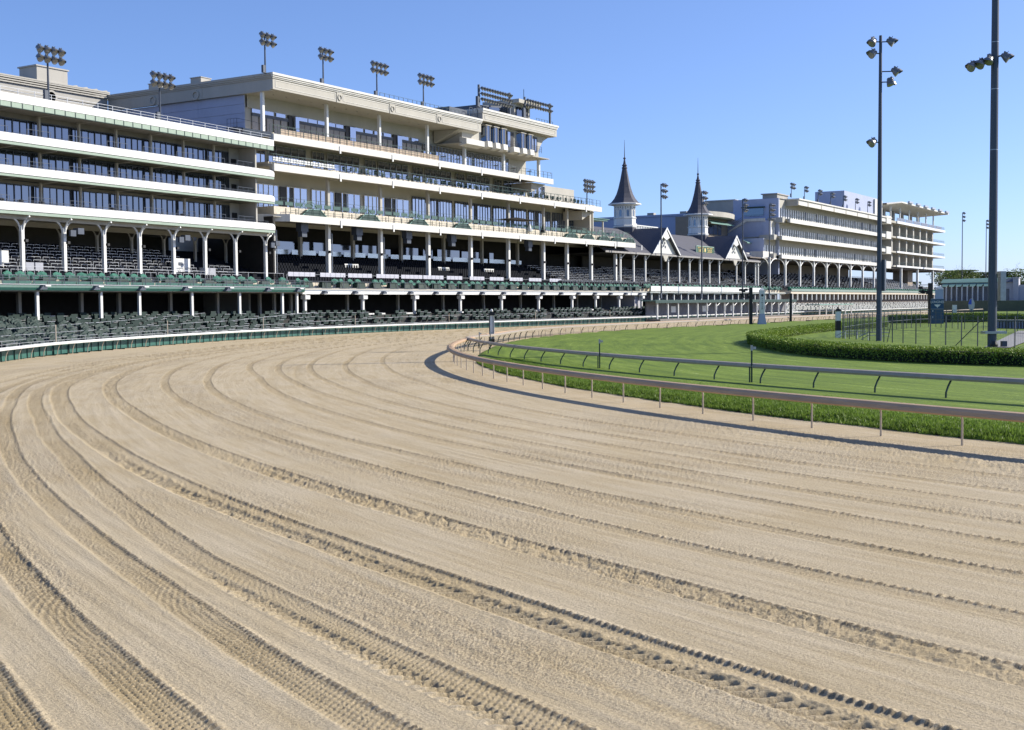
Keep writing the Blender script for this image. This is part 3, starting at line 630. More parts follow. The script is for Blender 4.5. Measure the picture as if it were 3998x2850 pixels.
# window rows
def windows(parent, x0, x1, y, z0, z1, pw, gm=M_glass, fm=M_white, every=None, fr=.05, depth=.08, blank=None):
    n = max(1, int(round((x1 - x0) / pw))); pw = (x1 - x0) / n
    key = f'p{pw:.3f}{z1 - z0:.2f}{gm.name}'
    me = PANES.get(key)
    if not me: me = PANES[key] = B(fr * .5, pw - fr * .5, 0, .03, 0, z1 - z0).mesh('pane', gm)
    b = MB()
    for i in range(n + 1):
        ww = fr * (2.2 if every and i % every == 0 else 1)
        b.box(x0 + i * pw - ww / 2, x0 + i * pw + ww / 2, y - depth, y + .04, z0 - .05, z1 + .05)
    b.box(x0, x1, y - depth * .8, y + .05, z1, z1 + .1).box(x0, x1, y - depth * .8, y + .05, z0 - .1, z0)
    part('window_frame', b, fm, parent)
    for i in range(n):
        if blank and i % blank[0] == blank[1]: continue
        o = put('pane', me, parent, (x0 + i * pw, y + random.uniform(0, .01), z0)); o.rotation_euler = (random.uniform(-.006, .006), 0, random.uniform(-.006, .006))
PANES = {}
for (z0, z1, wt) in ((22.55, 25.35, 26.0), (19.05, 21.80, 21.86), (15.1, 18.0, 18.42)):
    windows(ST1, X0 + .2, -5.0, 4.0, z0, z1, 1.02, gm=M_glass_dk, fm=M_steel_dk, every=6)
    part('window_wall', MB().box(X0, X1 - .3, 4.08, 4.4, z0 - .5, wt).box(X0, -5.0, 3.95, 4.07, z1 + .08, wt), M_soff1, ST1)
    part('end_wall', MB().box(-3.0, -2.7, .95, 4.0, z0 - .3, wt).box(-5.0, -3.0, 3.9, 4.05, z0 - .3, wt), M_stone, ST1)
    part('door', B(-4.6, -3.6, 3.8, 3.88, z0 - .3, z0 + 2.0), M_black, ST1)
for i in range(11):
    xx = -2.85 - i * 5.92
    for z0, z1 in ((22.5, 26.0), (19.0, 21.86), (15.0, 18.42)):
        part('column', B(xx - .13, xx + .13, 3.2, 3.5, z0, z1), M_cream, ST1)
        part('bracket', MB().tube((xx, 3.2, z1 - .12), (xx, .6, z1 - .02), .05, 5), M_cream, ST1)
    for zb in (23.25, 19.70, 15.74):
        b = MB(); xa = xx - 3.6; xb = xx - .3
        b.path([(xa, 1.2, zb - .2), (xa, 1.2, zb + .72), (xb, 1.2, zb + .72), (xb, 1.2, zb - .2)], .03, 4)
        b.path([(xa + 1.2, 1.2, zb - .2), (xa + 1.2, 1.2, zb + .72)], .022, 4).path([(xa + 2.2, 1.2, zb - .2), (xa + 2.2, 1.2, zb + .72)], .022, 4)
        b.path([(xa - .9, 2.4, zb + .35), (xa + 1.6, 1.3, zb + .35)], .025, 4)
        part('hand_railing', b, M_steel_dk, ST1)
for zb in (19.70, 15.74):
    railing(ST1, X0, X1 - .4, .95, zb - .1, .38, 40, M_steel_dk, r=.02, bars=(1, .45))
# stacked furniture glimpsed behind the rails of the lowest glazed balcony
for i, (xx, zz_) in enumerate([(-45, 15.2), (-42.4, 15.2), (-39.5, 15.2), (-28.8, 15.2), (-33.2, 19.1), (-16.5, 15.2), (-11.5, 15.2)]):
    o = part('trash_bin', MB().lathe([(.28, 0), (.3, .9), (.34, .92), (.34, 1.0), (.1, 1.1)], 10), M_black, None)
    p = ST1.matrix_basis if False else None
    c_, s_ = math.cos(R(3.9)), math.sin(R(3.9)); o.location = (132.4 + xx * c_ - 2.0 * s_, 120 + xx * s_ + 2.0 * c_, zz_ - .1)
    tag(o, f'black bin behind the balcony rail of the left stand, {ordn(i)} counted from the left end' , 'bin', 'black bins on the balconies of the left stand')
# open seating level: main columns with curved brackets
MC = [-55, -49, -43.08, -37.11, -31.04, -25.19, -19.25, -13.33, -7.23, -.81]
cm = MB().box(-.2, .2, .6, 1.0, 7.6, 13.2); cm.k = 1; cm.box(-.21, .21, .59, .599, 7.6, 13.2)
for i, xx in enumerate(MC):
    b = MB().box(xx - .2, xx + .2, 1.0, 1.4, 7.9, 13.3)
    for sgn in (-1, 1):
        pts_ = [(xx + sgn * (.2 + 1.3 * (1 - math.cos(t))), 1.2, 12.6 + 1.45 * math.sin(t)) for t in np.linspace(0, math.pi / 2, 6)]
        b.path(pts_, .11, 5)
    b.path([(xx, 1.0 - 1.1 * (1 - math.cos(t)), 12.8 + 1.4 * math.sin(t)) for t in np.linspace(0, math.pi / 2, 5)], .1, 5)
    part('column', b, M_white, ST1)
    b2 = MB().box(xx - .16, xx + .16, 8.2, 8.5, 9.0, 13.2)
    for sgn in (-1, 1): b2.path([(xx + sgn * (.16 + 1.0 * (1 - math.cos(t))), 8.35, 12.7 + 1.2 * math.sin(t)) for t in np.linspace(0, math.pi / 2, 5)], .09, 4)
    part('rear_column', b2, M_cream, ST1)
    part('speaker', B(xx - .25, xx + .1, .3, .62, 11.4, 11.7), M_black, ST1)
    if i % 3 == 0: part('loudspeaker_cluster', MB().box(xx + 1.4, xx + 2.3, .4, 1.2, 12.6, 13.3).box(xx + .1, xx + .9, .2, .5, 12.3, 13.0), M_steel_dk, ST1)
part('ceiling', MB().box(X0, X1, .9, 20, 14.3, 14.4).box(X0, X1, 1.05, 1.35, 13.9, 14.3).box(X0, X1, 8.2, 8.5, 13.7, 14.3), M_cream, ST1)
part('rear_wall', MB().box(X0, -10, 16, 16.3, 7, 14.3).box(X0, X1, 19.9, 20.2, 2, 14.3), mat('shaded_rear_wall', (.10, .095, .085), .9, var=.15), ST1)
part('flank_wall', MB().box(X0, X0 + .3, -2, 20, 0, 27), M_stone, ST1)
# seat tiers
def tiers(parent, x0, x1, y0, z0, n, dy, dz, m=M_darkseat):
    b = MB()
    for i in range(n): b.box(x0, x1, y0 + i * dy, y0 + (i + 1) * dy + .02, z0 - .9, z0 + i * dz)
    return part('seat_tier', b, m, parent)
tiers(ST1, X0, X1, .4, 7.75, 11, 1.15, .42)
bx = MB(); r_ = .03
bx.path([(0, 0, 0), (0, 0, .62), (1.9, 0, .62), (1.9, 0, 0)], .035, 4).path([(.95, 0, .0), (.95, 0, .62)], .03, 4)
BOXR = bx.mesh('box_rail', M_steel)
st = B(0, 1.7, .25, .75, 0, .5); st.box(0, 1.7, .72, .8, .3, .85); BOXS = st.mesh('seat_bank', M_darkseat)
def boxrails(parent, x0, x1, y0, z0, n, dy, dz, w=2.25, stag=.45, gap=None, every=1, thin=0):
    for i in range(n):
        x = x0 + (i * stag) % w + (.3 * (i % 2))
        while x + 1.9 < x1:
            if random.random() > thin and not (gap and gap(x, i)):
                put('box_rail', BOXR, parent, (x, y0 + i * dy, z0 + i * dz)); 
                if random.random() < .8: put('seat_bank', BOXS, parent, (x, y0 + i * dy, z0 + i * dz))
            x += w
boxrails(ST1, -47.5, -11, .55, 7.75, 9, 1.15, .42, gap=lambda x, i: False)
boxrails(ST1, -11, -5, .55, 7.75, 4, 1.15, .42)
# pale screens and lectern-like boxes among the boxes
part('info_wall', B(-46.6, -43.4, 3.0, 3.2, 8.6, 10.5), M_white, ST1); part('info_wall', B(-17.5, -14.2, 3.0, 3.2, 8.6, 10.4), M_white, ST1)
part('notice_board', MB().box(-45.9, -44.9, 2.93, 2.99, 9.6, 10.0).box(-16.4, -15.7, 2.93, 2.99, 9.5, 9.9), M_steel_dk, ST1)
for xx in (-42.6, -41.3, -13.6, -12.4): part('counter_box', B(xx, xx + 1.1, 1.2, 1.9, 7.7, 9.2), mat('grey_laminate', (.33, .34, .38), .6, var=.1), ST1)
# seat balcony projecting over the lower level
part('balcony_floor', MB().box(X0, 2.1, -3.0, .4, 6.35, 6.62).box(X0, 2.1, -1.5, .4, 6.62, 7.05).box(X0, 2.1, -.3, .4, 7.05, 7.5), M_beige, ST1)
pr = [(-3.3, 6.0), (-3.42, 6.3), (-3.38, 6.6), (-3.0, 6.66), (-3.0, 5.98)]
part('balcony_fascia', MB().prism(pr, X0, 2.1), M_teal, ST1); part('fascia_trim', MB().box(X0, 2.1, -3.46, -3.34, 6.6, 6.68), M_steel, ST1)
part('lower_ceiling', MB().box(X0, 3, -3, 19, 5.9, 5.98), M_cream, ST1)
gp2 = B(.06, 1.98, -3.3, -3.27, 6.72, 7.0).mesh('kick_panel', M_teal)
for i in range(30): put('kick_panel', gp2, ST1, (X0 + 2 + i * 2.04, 0, 0))
railing(ST1, X0, 2.1, -3.3, 6.66, .98, 30, M_steel_dk, r=.03, bars=(1, .66, .4))
railing(ST1, X0, 2.1, -1.5, 6.66, .9, 62, M_steel_dk, r=.018, bars=(1, .0), name='seat_frame')
railing(ST1, X0, 2.1, .35, 7.5, 1.2, 8, M_steel, r=.03, bars=(1,), name='back_rail')
for xx in (-52.5, -44.6, -37.02, -29.86, -22.43, -14.57, -6.39, .25):
    b = MB().prismy([(xx - .75, 6.05), (xx - .2, 6.55), (xx + .25, 6.55), (xx + .3, 6.1)], -3.95, -3.3); b.k = 1; b.box(xx - .05, xx + .7, -4.05, -3.6, 6.42, 6.56)
    part('canopy_lamp', b, [M_steel_dk, M_white], ST1)
for xx in (-53.6, -44.45, -35.28, -29.2, -20.11, -10.96, -1.9, 1.4):
    part('lower_post', MB().box(xx - .17, xx + .17, -2.6, -2.3, 2.0, 5.95), M_white, ST1)
    part('lower_rear_post', MB().box(xx + 3.1, xx + 3.5, 4, 4.4, 2.0, 5.95), M_cream, ST1)
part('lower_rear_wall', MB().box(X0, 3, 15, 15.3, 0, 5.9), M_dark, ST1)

# ------------------------------------------------------------------ old building behind: penthouse with parapet and vents
OB = thing('rear_building', 'grey stone building behind the left stand with moulded parapet and roof vents', 'building', (0, 153.8, 0))
part('wall', MB().box(60, 132.3, 0, 6, 24, 36.2), M_stone, OB)
b = MB()
for z, o_ in ((36.9, .55), (36.6, .42), (36.3, .3), (35.2, .12), (34.4, .1), (33.6, .08), (32.8, .06)): b.box(60, 132.3, -o_, 0, z - .12, z + .06)
part('moulding', b, M_cream, OB)
part('coping', MB().box(59.5, 132.3, -.6, 6, 37.0, 37.2), M_cream, OB)
part('parapet_block', MB().box(119.2, 124.6, -.4, 3.5, 37.2, 39.2).box(119.0, 124.8, -.55, 3.7, 39.2, 39.4), M_cream, OB)
for xx in (121.8, ):
    part('ring', MB().lathe([(1.0, 0), (1.0, .15), (.72, .15), (.72, 0)], 20), M_cream, OB, loc=(xx, -.12, 35.1)).rotation_euler = (R(90), 0, 0)
vm_ = MB()
vp_ = [(0, 0), (.0, .9), (.5, 1.5), (1.3, 1.75), (2.2, 1.6), (2.6, .8), (2.6, 0)]
vent = MB().prismy([(0, 0), (.1, 1.0), (.35, 1.35), (1.1, 1.5), (1.5, 1.2), (1.55, 0)], 0, 2.2).mesh('roof_vent', M_cream)
for i in range(8): put('roof_vent', vent, OB, (134.5 - 1.9 * i - 1, 2.8, 36.6))

# ------------------------------------------------------------------ the tall cream stand (y is measured back from its front edge)
ST2 = thing('cream_stand', 'tall cream stand with heavy flat roof, three white balcony bands and rooftop tower', 'grandstand', (0, 120, 0))
def slab_edge(parent, x0, x1, zb, zt, depth=12.0, y0=0.0, soff=.62, n=None, name='balcony_band', m=M_fascia):
    n = n or max(1, int(round((x1 - x0) / 12.9)))
    sg = MB().box(0.012, (x1 - x0) / n - .012, y0, y0 + .35, zb, zt).mesh(name, m)
    for i in range(n): put(name, sg, parent, (x0 + i * (x1 - x0) / n, 0, 0))
    part('floor_slab', MB().box(x0, x1 - .02, y0 + .352, y0 + depth, zt - .3, zt - .01).box(x0, x1 - .02, y0 + .352, y0 + .9, zb + .1, zt - .3), M_soffit, parent)
def cornice(parent, x0, x1, zt, side=-1):
    b = MB(); 
    for z0, z1, o_ in ((-.32, 0, .42), (-.55, -.32, .28), (-.74, -.55, .14)): b.box(x0 - (o_ if side < 0 else 0), x1 + (o_ if side > 0 else 0), -o_, .0, zt + z0, zt + z1)
    part('cornice', b, M_fascia, parent)
RX0, RX1 = 132.4, 186.2
part('roof_fascia', MB().box(RX0, RX1, 0, .5, 34.5, 36.45), M_cream, ST2)
part('side_fascia', MB().box(RX0, RX0 + .5, .5, 33.8, 34.35, 36.45), M_cream, ST2)
cornice(ST2, RX0, RX1, 36.75)
b = MB()
for z0, z1, o_ in ((36.43, 36.75, .42), (36.2, 36.43, .28), (36.01, 36.2, .14)): b.box(RX0 - o_, RX0, 0, 33.7, z0, z1)
part('side_cornice', b, M_cream, ST2)
part('roof', MB().box(RX0 + .02, RX1, .02, 33.6, 36.46, 36.7), M_stone, ST2); part('soffit', MB().box(RX0 + .5, RX1, .5, 12, 34.5, 34.62), M_soffit, ST2)
xs = [RX0, 146.95, 160.1, 173.2, RX1]
ringm = MB(); nn = 22
for i in range(nn):
    a0, a1 = 2 * math.pi * i / nn, 2 * math.pi * (i + 1) / nn
    f = lambda r, a, y: (r * math.cos(a), y, r * math.sin(a))
    ringm.add([f(.50, a0, 0), f(.50, a1, 0), f(.46, a1, -.13), f(.46, a0, -.13), f(.33, a1, -.13), f(.33, a0, -.13), f(.30, a1, 0), f(.30, a0, 0)], [(0, 1, 2, 3), (3, 2, 4, 5), (5, 4, 6, 7)])
RING = ringm.mesh('ring', M_cream)
for i, x in enumerate(xs[1:-1]):
    part('pilaster', B(x - .68, x + .68, -.09, 0, 34.46, 36.05), M_cream, ST2); put('ring', RING, ST2, (x, -.09, 35.25))
for a, c in zip(xs, xs[1:]):
    b = MB(); x0, x1 = a + (.9 if a > RX0 else .5), c - .9
    for (p, q, r_, t_) in ((x0, x1, 35.72, 35.78), (x0, x1, 34.82, 34.88), (x0, x0 + .07, 34.88, 35.72), (x1 - .07, x1, 34.88, 35.72)): b.box(p, q, -.05, 0, r_, t_)
    part('fascia_moulding', b, M_fascia, ST2)
for y, z in ((15.0, 35.0), (23.9, 35.05)):
    o = put('ring', RING, ST2, (RX0, y, z), R(-90), (1.5, 1.5, 1.5)); part('side_pilaster', B(RX0 - .06, RX0, y - 1.3, y - 1.22, 34.4, 36.0), M_cream, ST2)
for y in (14.8, 23.6): part('parapet_block', MB().box(RX0, RX0 + 2, y - .9, y + 1.2, 36.75, 37.55).box(RX0 - .1, RX0 + 2.1, y - 1.0, y + 1.3, 37.55, 37.65), M_cream, ST2)
# shaded side wall of large panels
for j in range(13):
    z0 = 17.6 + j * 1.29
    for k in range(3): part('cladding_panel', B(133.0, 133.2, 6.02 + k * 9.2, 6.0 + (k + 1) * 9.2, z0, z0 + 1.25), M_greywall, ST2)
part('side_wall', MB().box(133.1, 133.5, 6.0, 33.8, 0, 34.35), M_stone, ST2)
part('side_balcony', MB().box(131.2, 133.0, 5.9, 7.9, 29.3, 29.6), M_steel_dk, ST2)
b = MB(); b.path([(131.3, 5.9, 29.6), (131.3, 5.9, 30.8), (131.3, 7.8, 30.8), (131.3, 7.8, 29.6)], .035, 4).path([(131.3, 5.9, 30.8), (132.9, 4.0, 30.3), (133.2, 2.0, 29.6)], .03, 4)
for y in (6.5, 7.1): b.tube((131.3, y, 29.6), (131.3, y, 30.8), .02, 4)
part('side_railing', b, M_steel_dk, ST2)
part('stair_wall', MB().add([(132.5, 0.4, 28.3), (132.5, 5.9, 28.3), (132.5, 5.9, 29.6), (132.5, 2.5, 28.9), (132.5, .4, 28.5), (132.9, .4, 28.3), (132.9, 5.9, 28.3), (132.9, 5.9, 29.6), (132.9, 2.5, 28.9), (132.9, .4, 28.5)], [(0, 1, 2, 3, 4), (9, 8, 7, 6, 5), (0, 4, 9, 5), (4, 3, 8, 9), (3, 2, 7, 8), (2, 1, 6, 7)]), M_beige, ST2)
# downlights
dl = MB().lathe([(.11, -.03), (.11, 0)], 8).mesh('downlight', M_lampface)
for i in range(15): put('downlight', dl, ST2, (136 + i * 2.75, 3.2, 34.49))
# bands
slab_edge(ST2, 132.4, 212.1, 27.3, 28.3); slab_edge(ST2, 132.4, 232.6, 23.12, 24.13)
slab_edge(ST2, 135.5, 248.7, 16.15, 17.2, 14)
part('band_return', MB().add([(135.5, 0, 16.15), (132.4, 3.4, 16.15), (132.4, 3.4, 17.2), (135.5, 0, 17.2), (135.7, .3, 16.15), (132.7, 3.6, 16.15), (132.7, 3.6, 17.2), (135.7, .3, 17.2)], [(0, 3, 2, 1), (4, 5, 6, 7), (3, 7, 6, 2), (0, 1, 5, 4)]), M_fascia, ST2)
for x1, zb in ((212.1, 27.3), (232.6, 23.12)):
    part('end_bracket', MB().prismy([(x1 - 6, zb - 1.9), (x1 - 6, zb), (x1 - .3, zb), (x1 - 1.5, zb - .35), (x1 - 4, zb - 1.1)], 1.5, 6), M_cream, ST2)
# scuppers hanging over the band edges
sc_ = B(-.16, .16, -.1, -.01, -.35, .75).mesh('scupper_box', M_white)
for zb in (27.3, 23.12, 16.15):
    for k in range(9 if zb < 17 else (7 if zb < 25 else 5)): put('scupper_box', sc_, ST2, (146.95 + 13.1 * k, 0, zb - .05))
UC = [132.95, 146.95, 159.95, 173.2, 186.3, 199.2, 212.4, 222.0, 232.5, 243.9]
for x in UC[:4]: part('column', B(x - .22, x + .22, 2.3, 2.75, 28.3, 34.5), M_white, ST2)
for x in UC[1:9]:
    if x < 236: part('column', B(x - .26, x + .26, 2.3, 2.75, 17.2, 23.83), M_cream, ST2)
    part('bracket', MB().tube((x, 2.3, 16.0), (x, .4, 16.1), .06, 5), M_cream, ST2)
    if x < 230: part('bracket', MB().tube((x, 2.3, 22.9), (x, .4, 23.05), .06, 5), M_cream, ST2)
for x in UC:
    if x < 135: x = 134.6
    part('column', MB().box(x - .3, x + .3, 2.3, 2.32, 7.6, 16.8).box(x - .28, x + .28, 2.32, 2.9, 7.6, 16.85), M_white, ST2)
    part('rear_column', B(x + 1.2, x + 1.75, 9.2, 9.7, 8, 16.8), M_cream, ST2)
    part('downpipe', MB().tube((x + .45, 2.2, 7), (x + .45, 2.2, 15), .07, 5), M_steel, ST2) if x < 160 else None
    part('speaker', B(x - .4, x - .1, 1.9, 2.25, 12.0, 12.4), M_black, ST2)
for x in (140.5, 153.4, 166.5, 179.6, 205.8): part('loudspeaker_cluster', MB().box(x - .8, x + .8, 1.6, 2.6, 15.0, 16.8).box(x - .5, x + .6, 1.7, 2.5, 14.2, 15.0), M_steel_dk, ST2)
# top gallery: low glass strip over grey panels
part('gallery_wall', MB().box(133.2, 212, 6.2, 6.6, 28.3, 34.5), M_cream, ST2)
part('gallery_wall_upper', MB().box(133.2, 176.5, 6.0, 6.198, 32.62, 34.5), M_cream, ST2)
gal = B(.03, 1.27, 5.98, 6.06, 28.3, 31.55).mesh('gallery_panel', mat('warm_grey_panel', (.33, .31, .30), .7, var=.08))
gps = B(.03, 2.02, 6.0, 6.06, 32.02, 32.6).mesh('pane', M_glass)
segs = [(134.5, 142.2), (144.6, 155.6), (158.2, 168.2), (170.6, 176.5)]
for a, c in segs:
    part('sill_strip', B(a, c, 5.9, 6.1, 31.56, 32.0), M_steel_dk, ST2); part('window_frame', MB().box(a, c, 5.94, 6.1, 32.0, 32.03).box(a, c, 5.94, 6.1, 32.58, 32.64), M_steel, ST2)
    n = int((c - a) / 1.3); 
    for i in range(n): put('gallery_panel', gal, ST2, (a + i * (c - a) / n, 0, 0))
    n = max(1, int((c - a) / 2.05))
    for i in range(n): put('pane', gps, ST2, (a + i * (c - a) / n, 0, 0))
for a, c in ((142.3, 144.5), (155.7, 158.1), (168.3, 170.5)):
    part('doorway', B(a, a + .95, 5.95, 6.15, 28.3, 32.6), M_black, ST2); part('door', B(a + 1.0, c, 5.8, 5.88, 28.4, 32.5), M_glass, ST2)
windows(ST2, 176.8, 205.0, 5.9, 28.5, 31.9, .93, fm=M_steel)
b = MB().prism([(.6, 34.45), (5.9, 32.4), (5.9, 34.45)], 180, 186.2); part('stair_underside', b, M_soffit, ST2)
kick = B(.06, 1.58, .62, .66, 28.3, 29.25).mesh('kick_panel', mat('tan_board', (.42, .33, .25), .8, var=.15, vscale=3))
for i in range(24): put('kick_panel', kick, ST2, (134.5 + i * 1.64, 0, 0))
railing(ST2, 132.5, 212, .3, 28.3, 1.22, 48, M_dkgreen, r=.03, bars=(1, .55)); railing(ST2, 132.6, 172.5, .9, 28.3, 1.45, 24, M_dkgreen, r=.025, bars=(1,))
railing(ST2, 174, 211.8, .5, 29.3, .25, 1, M_steel, r=.04, bars=(1,), name='drink_ledge')
# second balcony
part('balcony_wall', MB().box(133.5, 232, 6.3, 6.7, 24.1, 28.0), M_cream, ST2)
bays = [133.6] + UC[1:7] + [220]
for i in range(len(bays) - 1):
    a, c = bays[i] + .75, bays[i + 1] - .75
    if c > 222: continue
    windows(ST2, a, a + 2.9, 6.15, 24.4, 27.72, .97, fm=M_cream); windows(ST2, a + 3.6, c, 6.15, 24.4, 27.72, 1.6, fm=M_steel, fr=.06)
railing(ST2, 132.5, 232.4, .3, 24.13, 1.35, 62, M_dkgreen, r=.028, bars=(1, .5)); railing(ST2, 132.6, 231, 1.5, 24.4, 1.35, 40, M_dkgreen, r=.024, bars=(1, .6), name='stair_railing')
part('seat_step', MB().box(132.6, 232, 1.3, 6, 24.13, 24.5), M_beige, ST2)
# third balcony: tiered terrace with teal rail panels
part('terrace_wall', MB().box(133.6, 232, 6.3, 6.7, 17.2, 23.83), M_cream, ST2)
part('terrace_step', MB().box(133.6, 248.3, 1.3, 6, 17.2, 18.3), M_beige, ST2)
for i in range(52): 
    o = put('terrace_panel', PANES.get('tp') or PANES.setdefault('tp', B(.08, 1.96, 1.2, 1.27, 17.3, 18.15).mesh('terrace_panel', M_beige)), ST2, (136 + i * 2.15, 0, 0))
    put('rail_panel', PANES.get('rp') or PANES.setdefault('rp', B(.05, 1.75, 1.3, 1.33, 18.55, 19.05).mesh('rail_panel', mat('teal_rail_panel', (.03, .09, .08), .6, var=.2))), ST2, (133.8 + i * 2.15, 0, 0))
railing(ST2, 136, 248.5, .3, 17.2, 1.15, 68, M_dkgreen, r=.028, bars=(1, .5)); railing(ST2, 133.6, 248.3, 1.35, 18.3, 1.3, 70, M_dkgreen, r=.028, bars=(1, .66))
for i in range(len(UC) - 2):
    a, c = max(134.6, UC[i] + .5), UC[i + 1] - .5
    if i < 3:
        windows(ST2, a, a + 5.4, 6.15, 18.6, 21.85, 1.05, fm=M_white); windows(ST2, a + 7.2, c, 6.15, 18.6, 21.85, 1.55, fm=M_white)
        part('doorway', B(a + 5.6, a + 6.9, 6.0, 6.2, 18.3, 21.8), M_black, ST2)
    elif i < 8: windows(ST2, a, c, 6.15, 18.5, 22.6, .95, fm=M_steel_dk)
part('end_canopy', MB().box(233, 246, 5.5, 10, 22.1, 22.45).box(232.6, 246.4, 5.2, 10.2, 22.45, 22.55), M_awn, ST2)
for x in (235, 239, 244.5): part('canopy_post', B(x - .15, x + .15, 5.8, 6.1, 17.2, 22.1), M_cream, ST2)
part('end_pier', B(231.5, 233.2, 2.3, 6.5, 17.2, 23.83), M_cream, ST2)
# green hooded awnings along the terrace edge
cb = MB(); prof = [(-2.7, 17.25), (-1.3, 18.1), (1.3, 18.15), (2.7, 17.25)]
cb.prismy(prof, .45, 1.15); CAN = cb.mesh('hood', M_dkgreen)
fr_ = MB().path([(-2.75, .42, 17.2), (-1.3, .42, 18.15), (1.3, .42, 18.2), (2.75, .42, 17.2)], .07, 4).mesh('hood_frame', M_awn)
for i, x in enumerate([141.4, 154.5, 167.7, 180.8, 220.3, 227.4, 234.6, 240.8, 246.6]):
    t = thing('vomitory_hood', f'{ordn(i)} dark green sloping hood from the left on the terrace edge', 'stair hood', (x, 120, 0), group='green hoods on the terrace edge')
    put('hood', CAN, t); put('hood_frame', fr_, t)
    part('hand_railing', MB().path([(-2.4, 1.2, 18.2), (-1.2, 1.2, 19.4), (.4, 1.2, 19.4), (2.0, 1.3, 18.3)], .035, 4).path([(-1.9, 1.2, 18.2), (-.9, 1.2, 19.2), (.1, 1.2, 19.2), (1.4, 1.3, 18.3)], .03, 4), M_awn, t)
# open level under the terrace
part('ceiling', MB().box(133, 249, .9, 20, 16.78, 16.86), M_cream, ST2)
part('beam', MB().box(133, 249, 9.3, 9.6, 16.2, 16.78), M_cream, ST2)
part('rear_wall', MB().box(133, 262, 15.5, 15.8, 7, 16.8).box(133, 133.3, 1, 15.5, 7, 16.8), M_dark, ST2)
x = 136; 
while x < 212:
    wv = random.choice([1.5, 3.0, 5.8, 7.4]); h_ = random.choice([13.9, 14.3, 14.4])
    o = part('inner_pane', B(x, x + wv, 13.9, 14.0, 12.4, h_), M_glass_dk, ST2)
    x += wv + random.choice([.8, 1.6, 2.6])
for i in range(13):
    part('glass_screen', B(135.3 + i * 6.4, 141.0 + i * 6.4, 10.9, 10.96, 12.1, 12.85), M_glassrail, ST2)
tiers(ST2, 133.3, 216, .4, 7.75, 10, 1.05, .43)
stm = MB()
for i in range(9):
    x = 134 + .3 * (i % 2)
    while x < 215: stm.box(x, x + .42, .75 + i * 1.05, .95 + i * 1.05, 7.75 + i * .43, 8.35 + i * .43); x += .62
part('seating', stm, M_darkseat, ST2, kind='stuff')
tiers(ST2, 216, 262, .4, 7.75, 10, 1.15, .42); boxrails(ST2, 216.5, 250, .55, 7.9, 9, 1.15, .42, w=2.3, stag=1.1)
grey4 = B(.05, 1.18, 1.55, 1.62, 7.9, 9.0).mesh('grey_panel', mat('lilac_grey_panel', (.50, .50, .56), .5, var=.1))
for xa, n in ((136.6, 5), (143.7, 5), (150.3, 5), (157.4, 5), (164.0, 5), (170.2, 5), (177.2, 4), (184.4, 4), (191.0, 4), (197.9, 4), (205, 4), (213, 4)):
    for i in range(n): put('grey_panel', grey4, ST2, (xa + i * 1.2, 0, 0))
for xa in (155, 181, 196): 
    for i in range(3): part('stair_panel', B(xa + i * 1.2, xa + 1.1 + i * 1.2, 6.0, 6.06, 9.95 + .0 * i, 10.7), M_white, ST2)
# seat balcony, beam and lower level
part('balcony_floor', MB().box(134.9, 250, -1.9, .4, 6.35, 6.6).box(134.9, 250, -.9, .4, 6.6, 7.0).box(134.9, 250, -.1, .4, 7.0, 7.45), M_beige, ST2)
part('ledge', MB().box(134.9, 250, -2.35, -1.9, 6.3, 6.55), M_stone, ST2)
n = 14; seg = (249.7 - 135.2) / n; bm = B(.02, seg - .02, -2.2, -1.9, 5.72, 6.24).mesh('beam_segment', M_white)
for i in range(n): put('beam_segment', bm, ST2, (135.2 + i * seg, 0, 0))
railing(ST2, 135.1, 250, -2.1, 6.58, 1.02, 60, M_steel_dk, r=.03, bars=(1, .08)); railing(ST2, 135, 250, .35, 7.45, 1.2, 9, M_steel, r=.03, bars=(1,), name='back_rail'); railing(ST2, 135, 250, -.9, 6.6, .9, 120, M_steel_dk, r=.016, bars=(1,), name='seat_frame')
for i in range(16):
    xx = 139.9 + i * 7.05
    b = MB().prismy([(xx - .75, 5.75), (xx - .2, 6.2), (xx + .25, 6.2), (xx + .3, 5.8)], -2.9, -2.2); b.k = 1; b.box(xx - .05, xx + .7, -2.95, -2.5, 6.08, 6.2)
    part('canopy_lamp', b, [M_steel_dk, M_steel], ST2)
for x in (136.4, 149.7, 163.1, 176.4, 189.7, 203, 216.2, 226.2, 237, 248):
    part('lower_post', MB().box(x - .2, x + .2, -1.9, -1.5, 1.6, 5.75).box(x - .5, x + .5, -2.3, -1.4, 5.0, 5.55), M_white, ST2)
    part('lower_rear_post', MB().box(x + 4.6, x + 5.0, 5, 5.4, 1.6, 5.8), M_cream, ST2)
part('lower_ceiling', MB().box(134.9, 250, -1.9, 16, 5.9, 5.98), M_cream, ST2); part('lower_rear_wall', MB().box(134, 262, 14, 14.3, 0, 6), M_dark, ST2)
part('lower_end_wall', MB().box(246, 250, -1.0, 14, 0, 5.9), mat('pale_lilac_wall', (.40, .40, .44), .8, var=.1), ST2)
